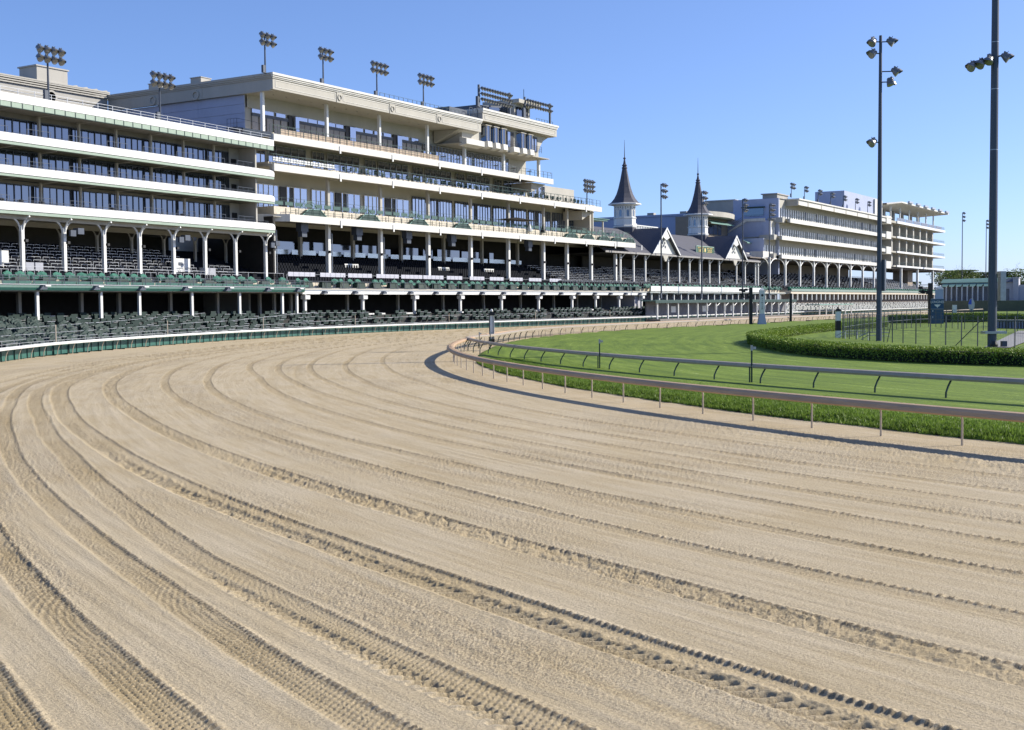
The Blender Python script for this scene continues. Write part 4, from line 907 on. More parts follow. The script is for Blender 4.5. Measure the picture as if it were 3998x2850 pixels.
# rooftop tower
part('tower_fascia', MB().box(186.25, 213.0, -.3, .3, 36.55, 38.35).box(186.25, 186.65, .3, 9, 36.55, 38.35), M_cream, ST2)
b = MB()
for z0, z1, o_ in ((38.35, 38.7, .55), (38.12, 38.35, .42), (37.95, 38.12, .36)): b.box(186.2 - o_ + .3, 213 + o_ - .3, -o_ - .1, .3, z0, z1).box(186.2 - o_ + .3, 186.6, .3, 9, z0, z1)
part('tower_cornice', b, M_fascia, ST2)
b = MB()
for (p, q, r_, t_) in ((187, 212.4, 37.6, 37.67), (187, 212.4, 36.9, 36.97), (187, 187.1, 36.97, 37.6), (212.3, 212.4, 36.97, 37.6)): b.box(p, q, -.36, -.3, r_, t_)
part('tower_moulding', b, M_fascia, ST2)
part('tower_roof', MB().box(186.3, 212.9, .3, 9, 38.0, 38.5).box(186.3, 212.9, .3, 9, 36.5, 36.6), M_soffit, ST2)
part('tower_wall', MB().box(182, 208.6, 1.3, 9, 32.2, 36.55), M_cream, ST2)
part('tower_end_bracket', MB().prismy([(208.6, 36.55), (212.6, 36.55), (210.4, 35.6), (209.2, 34.4), (208.6, 33.4)], 1.3, 6), M_cream, ST2)
part('tower_base_box', MB().prism([(-.2, 32.0), (-.2, 32.9), (1.3, 33.3), (1.3, 31.7)], 181.2, 187.0), M_fascia, ST2)
for x in (189.1, 191.8, 194.4, 201.3, 204.0):
    bb = MB().add([(x - .9, 1.3, 33.25), (x - .5, .35, 33.25), (x + .55, .35, 33.25), (x + .9, 1.3, 33.25), (x - .9, 1.3, 36.0), (x - .5, .35, 36.0), (x + .55, .35, 36.0), (x + .9, 1.3, 36.0)], [(0, 1, 5, 4), (1, 2, 6, 5), (2, 3, 7, 6), (4, 5, 6, 7), (0, 3, 2, 1)])
    f = part('bay_window', bb, M_glass_dk, ST2)
    part('bay_frame', MB().box(x - .55, x - .47, .28, .36, 33.2, 36.05).box(x + .5, x + .6, .28, .36, 33.2, 36.05).box(x - .95, x + .95, .2, 1.3, 36.0, 36.15), M_cream, f)
    part('planter_box', MB().prism([(-.1, 32.2), (.0, 33.2), (1.3, 33.2), (1.3, 31.9)], x - .7, x + .75), M_fascia, ST2)
part('doorway', B(196.7, 199.3, 1.2, 1.32, 33.1, 36.0), M_black, ST2); part('door', B(196.9, 197.8, 1.05, 1.1, 33.2, 35.9), M_glass, ST2)
part('loggia_opening', B(205.2, 208.0, 1.2, 1.32, 33.2, 36.0), M_black, ST2); part('pane', B(205.6, 206.4, 1.1, 1.18, 33.3, 35.6), M_glass, ST2); part('pane', B(206.9, 207.5, 1.1, 1.18, 33.3, 35.6), M_glass, ST2)
railing(ST2, 196.6, 199.4, .5, 33.1, 1.2, 4, M_black, bars=(1, .6, .3)); railing(ST2, 205, 208.4, .5, 33.0, 1.2, 5, M_black, bars=(1, .6, .3))
part('planter_box', MB().prism([(-.1, 32.2), (.0, 33.1), (1.3, 33.1), (1.3, 31.9)], 197.3, 199.3), M_fascia, ST2)
for x in (184.6, 197.7, 210.7): part('tower_column', B(x - .25, x + .25, 2.3, 2.8, 28.3, 32.3), M_white, ST2)
part('tower_floor', B(181, 212, .8, 9, 32.15, 32.3), M_soffit, ST2)
hut = part('rooftop_hut', MB().box(200.1, 205.8, 1.5, 8, 38.6, 41.6), M_cream, ST2); part('hut_roof', MB().box(199.8, 207.9, .3, 8.4, 41.6, 42.3), M_cream, ST2)
part('hut_window', B(200.5, 203.5, 1.4, 1.5, 38.8, 41.0), M_glass_dk, ST2); part('hut_door', B(204.0, 205.0, 1.4, 1.5, 38.7, 41.1), M_black, ST2)
part('control_room', MB().prismy([(189.2, 38.6), (200, 38.6), (200, 41.1), (189.2, 40.0)], 3, 8), M_steel_dk, ST2); part('control_window', MB().prismy([(193.5, 38.9), (199.6, 38.9), (199.6, 40.7), (193.5, 40.1)], 2.9, 2.99), M_glass_dk, ST2)
part('aerial', MB().tube((201.9, .5, 38.6), (201.9, .5, 44.3), .06, 5), M_steel_dk, ST2)
railing(ST2, 157.6, 180, .5, 36.75, .8, 18, M_dkgreen, r=.03, bars=(1,), name='roof_railing'); railing(ST2, 206.5, 212.8, .5, 38.7, .8, 6, M_dkgreen, r=.03, bars=(1,), name='roof_railing')
part('roof_equipment', MB().box(178.5, 184, 1.5, 6, 36.7, 38.2), M_steel_dk, ST2)
for xx in (183.3, 184.8): part('ladder_hoop', MB().path([(xx, .6, 36.8), (xx, .6, 38.3), (xx + .2, .6, 38.6), (xx + 1.0, .6, 38.6), (xx + 1.2, .6, 38.3), (xx + 1.2, .6, 36.8)], .05, 4), M_steel_dk, ST2)
# dark umbrella and white closed umbrellas on the terrace
t = thing('terrace_umbrella', 'wide flat dark market umbrella open on the cream stand terrace', 'umbrella', (200.8, 121.3, 18.3))
part('canopy', MB().add([(-5.2, -1.2, 1.35), (5.4, -1.2, 1.6), (5.4, 2, 1.7), (-5.2, 2, 1.45), (0, .4, 2.05)], [(0, 1, 4), (1, 2, 4), (2, 3, 4), (3, 0, 4)]).add([(-5.2, -1.2, 1.25), (5.4, -1.2, 1.5), (5.4, 2, 1.6), (-5.2, 2, 1.35)], [(3, 2, 1, 0)]), M_black, t); part('pole', MB().tube((0, .4, 0), (0, .4, 2), .06, 6), M_dkgreen, t)
for i, x in enumerate((204.3, 209.5)):
    t = thing('closed_umbrella', ['white closed umbrella right below the dark terrace umbrella', 'black and white closed umbrella at the terrace rail'][i], 'umbrella', (x, 120.9, 17.2)); part('canopy', MB().lathe([(.45, .6), (.5, .8), (.15, 2.0), (.03, 2.3)], 8), M_white if i == 0 else M_black, t); part('pole', MB().tube((0, 0, 0), (0, 0, 2.3), .04, 5), M_steel, t)

# ------------------------------------------------------------------ spired stand (y measured from its eaves line)
ST3 = thing('spired_stand', 'old slate roofed stand with two white gables and twin spires', 'grandstand', (0, 121, 0))
EZ, RZ, RY = 15.3, 21.45, 10.4
def slope(x0, x1, y0, z0, y1, z1, t=.25): return MB().add([(x0, y0, z0), (x1, y0, z0), (x1, y1, z1), (x0, y1, z1), (x0, y0, z0 - t), (x1, y0, z0 - t), (x1, y1, z1 - t), (x0, y1, z1 - t)], [(0, 1, 2, 3), (7, 6, 5, 4), (0, 4, 5, 1), (1, 5, 6, 2), (2, 6, 7, 3), (3, 7, 4, 0)])
part('roof', slope(236, 329.8, 0, EZ, RY, RZ).add([(236, RY, RZ), (324, RY, RZ), (329.8, 21, EZ), (236, 21, EZ)], [(0, 1, 2, 3)]), M_roof, ST3)
part('eaves_board', B(236, 329.9, -.12, .0, EZ - .42, EZ - .02), mat('aged_eaves', (.30, .29, .28), .8, var=.3, vscale=3), ST3)
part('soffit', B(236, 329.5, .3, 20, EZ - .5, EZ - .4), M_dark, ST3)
M_gable = mat('gable_boards', (.62, .63, .60), .6, var=.08)
for gx in (266.5, 310.7):
    hw, ax, bz = 7.7, 21.5, 15.35
    # ridge roof running back
    for sg in (-1, 1):
        b = MB().add([(gx, -.5, ax), (gx + sg * hw, -.5, bz), (gx + sg * hw, 5, bz), (gx, RY, ax), (gx, -.5, ax - .2), (gx + sg * hw, -.5, bz - .2), (gx + sg * hw, 5, bz - .2), (gx, RY, ax - .2)],
                     [(0, 1, 2, 3), (7, 6, 5, 4), (0, 4, 5, 1), (1, 5, 6, 2), (2, 6, 7, 3)])
        part('gable_roof', b, M_roof, ST3)
        part('barge_board', MB().add([(gx, -.62, ax + .1), (gx + sg * (hw + .15), -.62, bz - .05), (gx + sg * (hw - .45), -.62, bz - .05), (gx, -.62, ax - .5), (gx, -.5, ax + .1), (gx + sg * (hw + .15), -.5, bz - .05), (gx + sg * (hw - .45), -.5, bz - .05), (gx, -.5, ax - .5)], [(0, 1, 2, 3), (7, 6, 5, 4), (0, 4, 5, 1), (2, 6, 7, 3), (1, 5, 6, 2)]), M_white, ST3)
    nb = 24
    for i in range(nb):
        x0 = gx - hw + .5 + i * (2 * hw - 1) / nb; x1 = x0 + (2 * hw - 1) / nb - .03; zt = lambda x: bz + (ax - bz) * (1 - abs(x - gx) / hw) - .35
        if max(zt(x0), zt(x1)) > bz + .3: part('gable_board', MB().prismy([(x0, bz), (x1, bz), (x1, zt(x1)), (x0, zt(x0))], .35, .42), M_gable, ST3)
    part('gable_sill', B(gx - hw + .2, gx + hw - .2, .1, .5, bz - .3, bz + .02), M_white, ST3)
    for k, (dx, dz) in enumerate([(0, 3.4), (-.55, 2.6), (.55, 2.6), (-.95, 1.7), (.95, 1.7), (0, 2.0)]):
        part('pierced_ornament', MB().prismy([(gx + dx + .32 * math.cos(a), bz + dz + .32 * math.sin(a)) for a in np.linspace(0, 2 * math.pi, 9)[:-1]], .28, .34), M_steel_dk, ST3)
    part('apex_ornament', MB().prismy([(gx - 1.7, ax - 2.3), (gx, ax - 2.9), (gx + 1.7, ax - 2.3), (gx, ax - .4)], -.45, -.38), M_white, ST3)
    part('post_capital', MB().prismy([(gx - 1.6, bz - .3), (gx + 1.6, bz - .3), (gx + .35, bz - 1.7), (gx - .35, bz - 1.7)], -.2, .1), M_cream, ST3)
# posts of the spired stand
for x in (245.3, 251.9, 258, 270.5, 277, 283.2, 289.6, 295.9, 302.4, 314.6, 320.9, 328.8, 331):
    part('post', MB().box(x - .2, x + .2, .9, 1.25, 7.3, EZ - .4), M_white, ST3)
    part('bracket', MB().tube((x, .9, EZ - 1.6), (x + .2, -.05, EZ - .35), .09, 5), M_white, ST3)
# spires
def spire(gx):
    cy_ = 10.4; n = 8
    def ringp(r, z): return [(gx + r * math.cos(math.pi / 8 + i * math.pi / 4), cy_ + r * math.sin(math.pi / 8 + i * math.pi / 4), z) for i in range(8)]
    def loft(levels):
        m = MB()
        for r, z in levels: m.v += ringp(r, z)
        for j in range(len(levels) - 1):
            for i in range(8): m.f.append((j * 8 + i, j * 8 + (i + 1) % 8, (j + 1) * 8 + (i + 1) % 8, (j + 1) * 8 + i)); m.m.append(0)
        m.f.append(tuple(range(8))[::-1]); k = (len(levels) - 1) * 8; m.f.append(tuple(range(k, k + 8))); m.m += [0, 0]; return m
    part('spire_base', loft([(2.75, 19.5), (2.75, 22.4)]), M_roof, ST3)
    L = part('lantern', loft([(2.75, 21.9), (2.85, 22.2), (2.6, 22.5), (2.6, 23.9), (2.78, 24.05), (2.78, 24.2), (2.45, 24.3), (2.45, 26.9), (3.0, 27.15)]), M_white, ST3)
    for i in range(8):
        a = i * math.pi / 4; ap = 2.45 * math.cos(math.pi / 8); c_, s_ = math.cos(a), math.sin(a)
        def q(u, z, o): return (gx + (ap + o) * c_ - u * s_, cy_ + (ap + o) * s_ + u * c_, z)
        arch = [(-.3, 24.5), (.3, 24.5), (.3, 25.7), (.15, 26.0), (0, 26.08), (-.15, 26.0), (-.3, 25.7)]
        m = MB(); m.add([q(u, z, .02) for u, z in arch], [tuple(range(7))]); part('arched_window', m, M_glass_dk, L)
        m = MB(); oa = [(-.52, 24.4), (-.52, 25.8), (-.3, 26.25), (0, 26.4), (.3, 26.25), (.52, 25.8), (.52, 24.4)]; ia = [(-.36, 24.4), (-.36, 25.7), (-.2, 26.05), (0, 26.17), (.2, 26.05), (.36, 25.7), (.36, 24.4)]
        for k in range(6): m.add([q(*oa[k], .09), q(*oa[k + 1], .09), q(*ia[k + 1], .09), q(*ia[k], .09)], [(0, 1, 2, 3)])
        for k in range(6): m.add([q(*oa[k], .09), q(*oa[k], .0), q(*oa[k + 1], .0), q(*oa[k + 1], .09)], [(0, 1, 2, 3)])
        part('window_surround', m, M_white, L)
        m = MB()
        for uu in (-.62, 0, .62): m.add([q(uu + .14 * math.cos(t), 26.62 + .14 * math.sin(t), .03) for t in np.linspace(0, 6.283, 8)[:-1]], [tuple(range(7))])
        for uu in (-.6, .6): m.add([q(uu + .1 * math.cos(t), 26.2 + .1 * math.sin(t), .03) for t in np.linspace(0, 6.283, 8)[:-1]], [tuple(range(7))])
        part('pierced_frieze', m, M_black, L)
        part('corner_board', MB().tube((gx + 2.47 * math.cos(a + math.pi / 8), cy_ + 2.47 * math.sin(a + math.pi / 8), 24.2), (gx + 2.47 * math.cos(a + math.pi / 8), cy_ + 2.47 * math.sin(a + math.pi / 8), 26.9), .1, 4), M_white, L)
    part('spire_eaves', loft([(3.0, 27.12), (3.95, 27.25), (3.95, 27.5), (3.7, 27.6)]), M_white, ST3)
    part('spire_roof', loft([(3.9, 27.45), (3.2, 27.95), (2.5, 28.8), (1.95, 29.9), (1.5, 31.3), (1.05, 33.2), (.55, 35.9)]), M_roof, ST3)
    part('spire_collar', loft([(.62, 35.85), (.70, 36.0), (.62, 36.15), (.42, 36.3), (.60, 36.55), (.60, 36.7), (.36, 36.9), (.16, 38.0), (.34, 38.25), (.3, 38.4), (.1, 38.5)]), M_roof, ST3)
    part('finial', MB().tube((gx, cy_, 38.4), (gx, cy_, 42.6), .11, 6, .03), M_black, ST3)
for gx in (266.5, 310.7): spire(gx)
# interior of the spired stand and its balcony
tiers(ST3, 249, 334, -.6, 7.75, 11, 1.15, .42); boxrails(ST3, 249.5, 334, -.45, 7.9, 10, 1.15, .42, w=2.3, stag=1.15, thin=.1)
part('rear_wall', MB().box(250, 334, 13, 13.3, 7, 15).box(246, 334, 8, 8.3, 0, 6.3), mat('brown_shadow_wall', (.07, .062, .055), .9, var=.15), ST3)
part('balcony_floor', MB().box(250, 340, -3.6, .5, 6.35, 6.6).box(250, 340, -1.9, .5, 6.6, 7.2), M_beige, ST3)
n = 9
for i in range(n): part('banner_panel', B(250.3 + i * 7.85, 250.3 + (i + 1) * 7.85 - .12, -4.0, -3.92, 6.62, 7.72), M_white, ST3)
part('balcony_edge', B(250, 341, -3.95, -3.6, 6.2, 6.5), mat('grey_edge', (.30, .32, .31), .8, var=.2), ST3)
for i in range(22):
    x = 252 + i * 4.05; part('lower_post', B(x - .16, x + .16, -3.4, -3.1, 4.6, 6.3), M_white, ST3)
    if i % 2: part('lower_frame', MB().path([(x, -3.2, 6.05), (x + 3.6, -3.2, 6.05)], .09, 4), M_white, ST3)
part('infill_wall', B(250, 341, -1, -.8, 4.4, 6.3), mat('mauve_wall', (.13, .12, .13), .8, var=.35, vscale=1.2), ST3)
# the dated sign standing on the slate slope
t = thing('dated_sign', 'green and gold sign reading 1875 and 2020 on the slate roof between the gables', 'sign', (290.2, 123.2, 16.35))
part('board', B(0, 11.2, 0, .12, .15, 1.75), M_signgreen, t)
b = MB().box(-.1, 11.3, -.12, .2, 0, .16).box(-.1, 11.3, -.12, .2, 1.74, 1.9).box(-.1, .06, -.12, .2, .16, 1.74).box(11.14, 11.3, -.12, .2, .16, 1.74); part('frame', b, mat('pale_green_frame', (.35, .48, .38), .5, var=.1), t)
def lettering(parent, s, loc, size, m, rz=0, ext=.02, rot=None, align='CENTER', name='lettering', sx=1):
    c = bpy.data.curves.new(name, 'FONT'); c.body = s; c.size = size; c.extrude = ext; c.align_x = align; c.align_y = 'CENTER'; c.materials.append(m); c.resolution_u = 2
    tmp = bpy.data.objects.new('tmp', c); col.objects.link(tmp); bpy.context.view_layer.update()
    me = bpy.data.meshes.new_from_object(tmp.evaluated_get(bpy.context.evaluated_depsgraph_get())); bpy.data.objects.remove(tmp)
    if not me.materials: me.materials.append(m)
    o = put(name, me, parent, loc); o.rotation_euler = rot or (R(90), 0, rz); o.scale = (sx, 1, 1); return o
lettering(t, 'FIRST DERBY', (2.75, -.03, 1.38), .52, M_gold, sx=1.25); lettering(t, 'NEXT DERBY', (8.6, -.03, 1.38), .52, M_gold, sx=1.25)
lettering(t, '1875', (2.75, -.03, .66), 1.05, M_gold, sx=1.5); lettering(t, '2020', (8.6, -.03, .66), 1.05, M_gold, sx=1.5)
part('emblem', MB().prismy([(5.3, .4), (5.8, .4), (6.1, .9), (5.7, 1.5), (5.3, 1.4), (5.1, .9)], -.05, 0), M_gold, t)
for x in (1.5, 5.5, 9.5): part('support', MB().tube((x, .1, 1.2), (x, 1.6, .4), .05, 4), M_steel_dk, t)
# long green canopy roof in front of the spired stand
t = thing('green_canopy', 'long flat sea green canopy on white posts under the white banner', 'canopy', (242, 114, 0))
for i in range(12): part('roof_panel', B(i * 7.7, (i + 1) * 7.7 - .06, -1.8, 1.6, 4.35, 4.6), M_awn, t)
part('fascia', B(0, 92.4, -1.9, -1.8, 3.95, 4.58), M_dkgreen, t)
for i in range(17): 
    x = 2 + i * 5.5; part('post', B(x - .15, x + .15, -1.5, -1.2, .3, 4.3), M_white, t)
    if i > 4: part('curved_bracket', MB().path([(x + .2, -1.6, 2.0), (x + .3, -1.6, 3.2), (x + 1.6, -1.7, 3.8), (x + 1.9, -1.7, 4.1)], .09, 5), M_white, t)
part('rear_wall', B(2, 92, 1.3, 1.5, 0, 4.3), mat('lilac_shop_wall', (.17, .17, .19), .8, var=.3, vscale=.6), t)
for i in range(9): part('wall_board', B(6 + i * 9, 8.5 + i * 9, 1.2, 1.29, 1.8, 3.2), M_white if i % 2 else M_steel_dk, t)
part('deck', B(0, 92, -3, 1.3, .0, .5), M_deck, t)

# ------------------------------------------------------------------ far stand
ST4 = thing('far_stand', 'far long cream stand with three balcony floors of white mullioned windows over arched posts', 'grandstand', (0, 120, 0))
ST4['category'] = 'grandstand'
def modules(parent, x0, x1, y, z0, z1, p, m1, m2, name='window_strip'):
    a = MB(); n = int((x1 - x0) / p)
    for i in range(n): a.box(x0 + i * p + .08, x0 + i * p + p * .5, y - .12, y, z0, z1)
    part('white_mullions', a, m1, parent, kind='stuff')
    part(name, B(x0, x1, y + .01, y + .1, z0, z1), m2, parent)
part('roof_fascia', B(359.3, 464.2, 0, .4, 32.6, 34.1), M_fascia, ST4); part('cornice', MB().box(358.9, 464.2, -.4, .4, 34.1, 34.5).box(358.9, 359.5, .4, 14, 34.1, 34.5), M_fascia, ST4)
part('side_fascia', B(359.3, 359.8, .4, 17, 32.4, 34.1), M_cream, ST4); part('roof', B(359.8, 464, .4, 17, 33.6, 34.0), M_soffit, ST4)
part('rear_fascia', B(353, 359.3, 16.9, 17.4, 31, 34.6), M_fascia, ST4); part('rear_side_fascia', MB().box(352.8, 353.2, 17.2, 27, 31, 34.6).box(352.6, 353.2, 17.2, 27, 34.3, 34.7), M_cream, ST4)
part('rear_side_wall', B(353, 356, 17.3, 27, 15, 31), M_greywall, ST4)
part('rear_wing', MB().box(353, 356, 27, 90, 20, 31.1).box(352.7, 353.3, 27, 90, 30.6, 31.2), M_greywall, ST4)
for y in (33, 44, 52): part('parapet_block', B(352.8, 354.5, y, y + 2.2, 31.1, 31.9), M_cream, ST4)
for i in range(9):
    x = 355.2 + i * 13.1 if i else 359.3
    part('pilaster', B(x - .35, x + .35, -.1, 0, 32.55, 34.1), M_cream, ST4) if x < 464 else None
for x0, zb, zt in ((352.1, 27.0, 28.2), (345.0, 21.75, 22.9), (344.7, 16.4, 17.5)):
    slab_edge(ST4, x0, 463.7, zb, zt, 12)
    part('white_step', B(x0 - 2.5, x0, 1.5, 6, zb, zt + .3), M_cream, ST4)
part('low_block', B(336.5, 344.6, 2.6, 6.5, 16.4, 18.3), M_fascia, ST4); part('low_block_return', B(323.8, 336.6, 6.4, 12, 16.5, 17.9), M_fascia, ST4)
for xl, z0, z1, zc in ((353, 28.4, 31.6, 34.0), (346.5, 23.0, 25.6, 27.5), (341, 17.7, 20.3, 22.2)):
    modules(ST4, xl, 462, 4.0, z0, z1, 2.1, M_white, MATS.get('far_pane') or mat('far_pane', (.06, .075, .10), .3, var=.3, vscale=.5))
    part('window_wall', MB().box(xl, 463, 4.2, 4.6, z0 - .8, zc).box(xl, 463, 3.9, 4.1, z1, zc), M_cream, ST4)
    part('side_wall', MB().box(xl - .4, xl, 4.0, 17, z0 - 2.5, zc), M_greywall, ST4)
    railing(ST4, xl + .5, 463, .35, z0 - .3, 1.15, 66, M_dkgreen, r=.035, bars=(1, .55))
    for i in range(8): part('curtain_gap', B(378 + i * 10.5 + random.uniform(-2, 2), 378.5 + i * 10.5, 3.85, 3.87, z0, z1), M_steel_dk, ST4)
part('stair_tower_wall', MB().box(350.5, 351.2, 3, 17, 12, 34.2), M_greywall, ST4)
part('clad_wall', MB().box(346, 350.4, 6.2, 17, 15.5, 28), M_greywall, ST4)
# stairs down the shaded flank, canopy window and green awnings
b = MB()
b.add([(346, 12, 28.2), (346, 5.5, 28.2), (346, 5.5, 27.4), (346, 11, 27.4), (345.6, 12, 28.2), (345.6, 5.5, 28.2), (345.6, 5.5, 27.4), (345.6, 11, 27.4)], [(0, 1, 2, 3), (7, 6, 5, 4), (0, 4, 5, 1), (3, 2, 6, 7)])
b.add([(345.8, 11, 28.2), (345.8, 16.5, 24.8), (345.8, 17, 24.1), (345.8, 11, 27.3), (345.4, 11, 28.2), (345.4, 16.5, 24.8), (345.4, 17, 24.1), (345.4, 11, 27.3)], [(0, 1, 2, 3), (7, 6, 5, 4), (0, 4, 5, 1), (3, 2, 6, 7)])
part('outside_stair', b, M_fascia, ST4)
part('stair_railing', MB().path([(345.4, 5.5, 29.2), (345.4, 11.5, 29.2), (345.4, 16.5, 25.9), (345.4, 20, 25.9)], .05, 4).path([(345.4, 5.5, 28.7), (345.4, 11.5, 28.7), (345.4, 16.5, 25.4)], .04, 4), M_dkgreen, ST4)
part('flank_window', B(350.3, 350.45, 7.5, 13.5, 29.3, 31.6), M_glass_dk, ST4); part('flank_awning', B(349, 350.3, 7, 14, 31.6, 31.9), M_dkgreen, ST4)
T5 = thing('terrace_house', 'curved cream terrace with green awnings between the second spire and the far stand', 'building', (0, 135, 0))
pts2 = [(322 + 24 * t_, 1.6 - 4.2 * math.sin(math.pi * (.15 + .7 * t_))) for t_ in np.linspace(0, 1, 11)]
b = MB()
for (x0, y0), (x1, y1) in zip(pts2, pts2[1:]): b.add([(x0, y0, 28.0), (x1, y1, 28.0), (x1, y1, 29.4), (x0, y0, 29.4), (x0, y0 + 5, 28.0), (x1, y1 + 5, 28.0), (x1, y1 + 5, 29.4), (x0, y0 + 5, 29.4)], [(0, 1, 2, 3), (3, 2, 6, 7), (4, 5, 1, 0)])
part('curved_parapet', b, M_cream, T5)
part('wall', MB().box(322, 346, 2.0, 8, 18, 28.0), M_brown, T5)
for x in (329, 332, 335, 338.2): part('window', B(x, x + 2.7, 1.85, 1.99, 23.4, 26.2), M_glass, T5)
for (xa, xb, z, y) in ((325, 342, 26.3, 0), (337, 346, 21.0, -6)): part('awning', MB().add([(xa, y - 1.5, z), (xb, y - 1.5, z), (xb - 2, y + 2, z + 1.1), (xa + 4, y + 2, z + 1.1), (xa, y - 1.5, z - .3), (xb, y - 1.5, z - .3)], [(0, 1, 2, 3), (4, 5, 1, 0)]), M_awn, T5)
T6 = thing('rooftop_balustrade', 'white balustrade on the low roof between the two spires', 'balustrade', (276, 133, 21.5))
for i in range(13): part('baluster', B(i * .95, i * .95 + .35, 0, .3, .2, 1.4), M_white, T6)
part('coping', B(-.5, 12.6, -.1, .4, 1.4, 1.65), M_white, T6); part('pedestal', B(-.8, 0, -.2, .6, 0, 1.9), M_white, T6)
# arched posts
for i in range(9):
    x = 336.7 + 13.15 * i + .35 * i * (i > 5); x = [336.7, 350.2, 363.4, 376.6, 389.4, 402.5, 415.9, 430.5, 444.7][i] * 1.0 + 6 * 0
    b = MB().box(x - .33, x + .33, .6, 1.2, 7.2, 16.6)
    for sg in (-1, 1): b.path([(x + sg * (.3 + 5.6 * (1 - math.cos(t_))), .9, 13.2 + 3.1 * math.sin(t_)) for t_ in np.linspace(0, math.pi / 2, 7)], .16, 5)
    part('arched_post', b, M_white, ST4)
part('ceiling', B(322, 556, 1, 20, 16.0, 16.35), mat('brown_soffit', (.16, .135, .12), .9, var=.1), ST4)
tiers(ST4, 334, 540, -.6, 7.75, 12, 1.3, .45); boxrails(ST4, 335, 455, -.45, 7.9, 11, 1.3, .45, w=3.6, stag=1.3, thin=.1)
bn = MB()
for i in range(11):
    x = 455 + .8 * (i % 3)
    while x < 538 - i * 3: bn.box(x, x + 2.6, -.4 + i * 1.3, 0 + i * 1.3, 8.4 + i * .45, 8.55 + i * .45); x += 3.3
part('bench_rows', bn, M_steel, ST4, kind='stuff')
part('rear_wall', B(334, 462, 15, 15.3, 7, 16), M_brown, ST4)
part('balcony_floor', B(341, 543, -4, .5, 6.2, 7.1), M_beige, ST4); part('balcony_fascia', B(341, 543, -4.2, -4.0, 6.9, 7.6), mat('grey_green_fascia', (.20, .27, .24), .6, var=.2), ST4)
for i in range(46):
    x = 343 + i * 4.35; part('lower_post', B(x - .2, x + .2, -3.9, -3.6, 4.4, 6.7), M_white, ST4)
part('lower_wall', B(341, 543, -1.2, -1, 2.5, 6.2), mat('dim_brown_wall', (.12, .10, .09), .9, var=.3), ST4)
part('tower', MB().box(415.6, 461, 3, 13, 34, 41.1), M_greywall, ST4); part('tower_front', B(451.5, 461.3, 2.4, 3.0, 34.2, 40.6), M_fascia, ST4)
part('parapet_block', MB().box(353.5, 363, 4.5, 9, 34.5, 35.6).box(352.8, 363.7, 4.2, 9.3, 35.6, 35.9), M_stone, ST4)
ST5 = thing('glazed_block', 'farthest white block of open balconies with a flat lamp lined roof canopy', 'grandstand', (0, 120, 0))
for zb, zt in ((32.9, 33.8), (27.4, 28.1), (21.9, 22.6), (16.6, 17.3)):
    part('balcony_band', B(473.5, 553.4, 0, .4, zb, zt), M_white, ST5); part('floor_slab', B(459, 553.2, .41, 14, zb, zt - .1), M_soffit, ST5)
    part('pale_block', B(457, 463.6, -.3, 3, zb - .8, zt + 1.1), M_fascia, ST5)
    railing(ST5, 474, 553, .4, zt, 1.2, 40, M_dkgreen, r=.04, bars=(1, .55)); part('end_railing', MB().path([(553, .4, zt + 1.1), (559, 1.8, zt + .2)], .04, 4).path([(552.8, 12, zt + 1.2), (553, .4, zt + 1.1)], .04, 4), M_dkgreen, ST5)
for z0 in (28.1, 22.6, 17.3):
    part('window_wall', B(463, 538, 5.0, 5.4, z0, z0 + 4.8), mat('grey_brown_wall', (.20, .185, .17), .8, var=.1), ST5)
    for i in range(7):
        x = 464 + i * 10.9; part('window_group', B(x, x + 5.2, 4.8, 4.95, z0 + .2, z0 + 3.3), M_glass_dk, ST5)
        mm = MB(); [mm.box(x + k * 1.3 - .22, x + k * 1.3 + .22, 4.6, 4.79, z0 + .2, z0 + 3.4) for k in range(5)]; part('mullions', mm, M_white, ST5)
        part('pier', B(x + 7.2, x + 9.0, 1.6, 4.9, z0, z0 + 4.4), M_stone, ST5)
part('canopy_roof', MB().add([(462, 1, 39.8), (474, -1.5, 41.0), (553, -1.5, 41.0), (553, 12, 40.2), (462, 12, 39.6), (462, 1, 39.3), (474, -1.5, 40.5), (553, -1.5, 40.5), (553, 12, 39.8), (462, 12, 39.2)], [(0, 1, 2, 3, 4), (9, 8, 7, 6, 5), (0, 5, 6, 1), (1, 6, 7, 2), (2, 7, 8, 3)]), M_fascia, ST5)
for x in (472, 486, 500, 514, 528, 541): part('canopy_post', B(x - .25, x + .25, 2, 2.5, 33.8, 39.6), M_white, ST5); part('rear_pier', B(x + 3, x + 5, 9, 10, 33.8, 39.4), M_stone, ST5)
for i in range(6): part('lamp_row', B(483 + i * 12.5, 489 + i * 12.5, -2.1, -1.4, 41.0, 41.7), M_steel, ST5)
for i in range(6): part('rail_panel', B(476 + i * 12.5, 486.5 + i * 12.5, .6, .7, 33.9, 35.2), M_greywall, ST5)
for x in (459, 483.2, 508.8, 535): part('column', B(x - .45, x + .45, .6, 1.4, 7, 16.6), M_white, ST5)
part('core_wall', B(514, 522, 6, 12, 7, 16.6), M_brown, ST5)
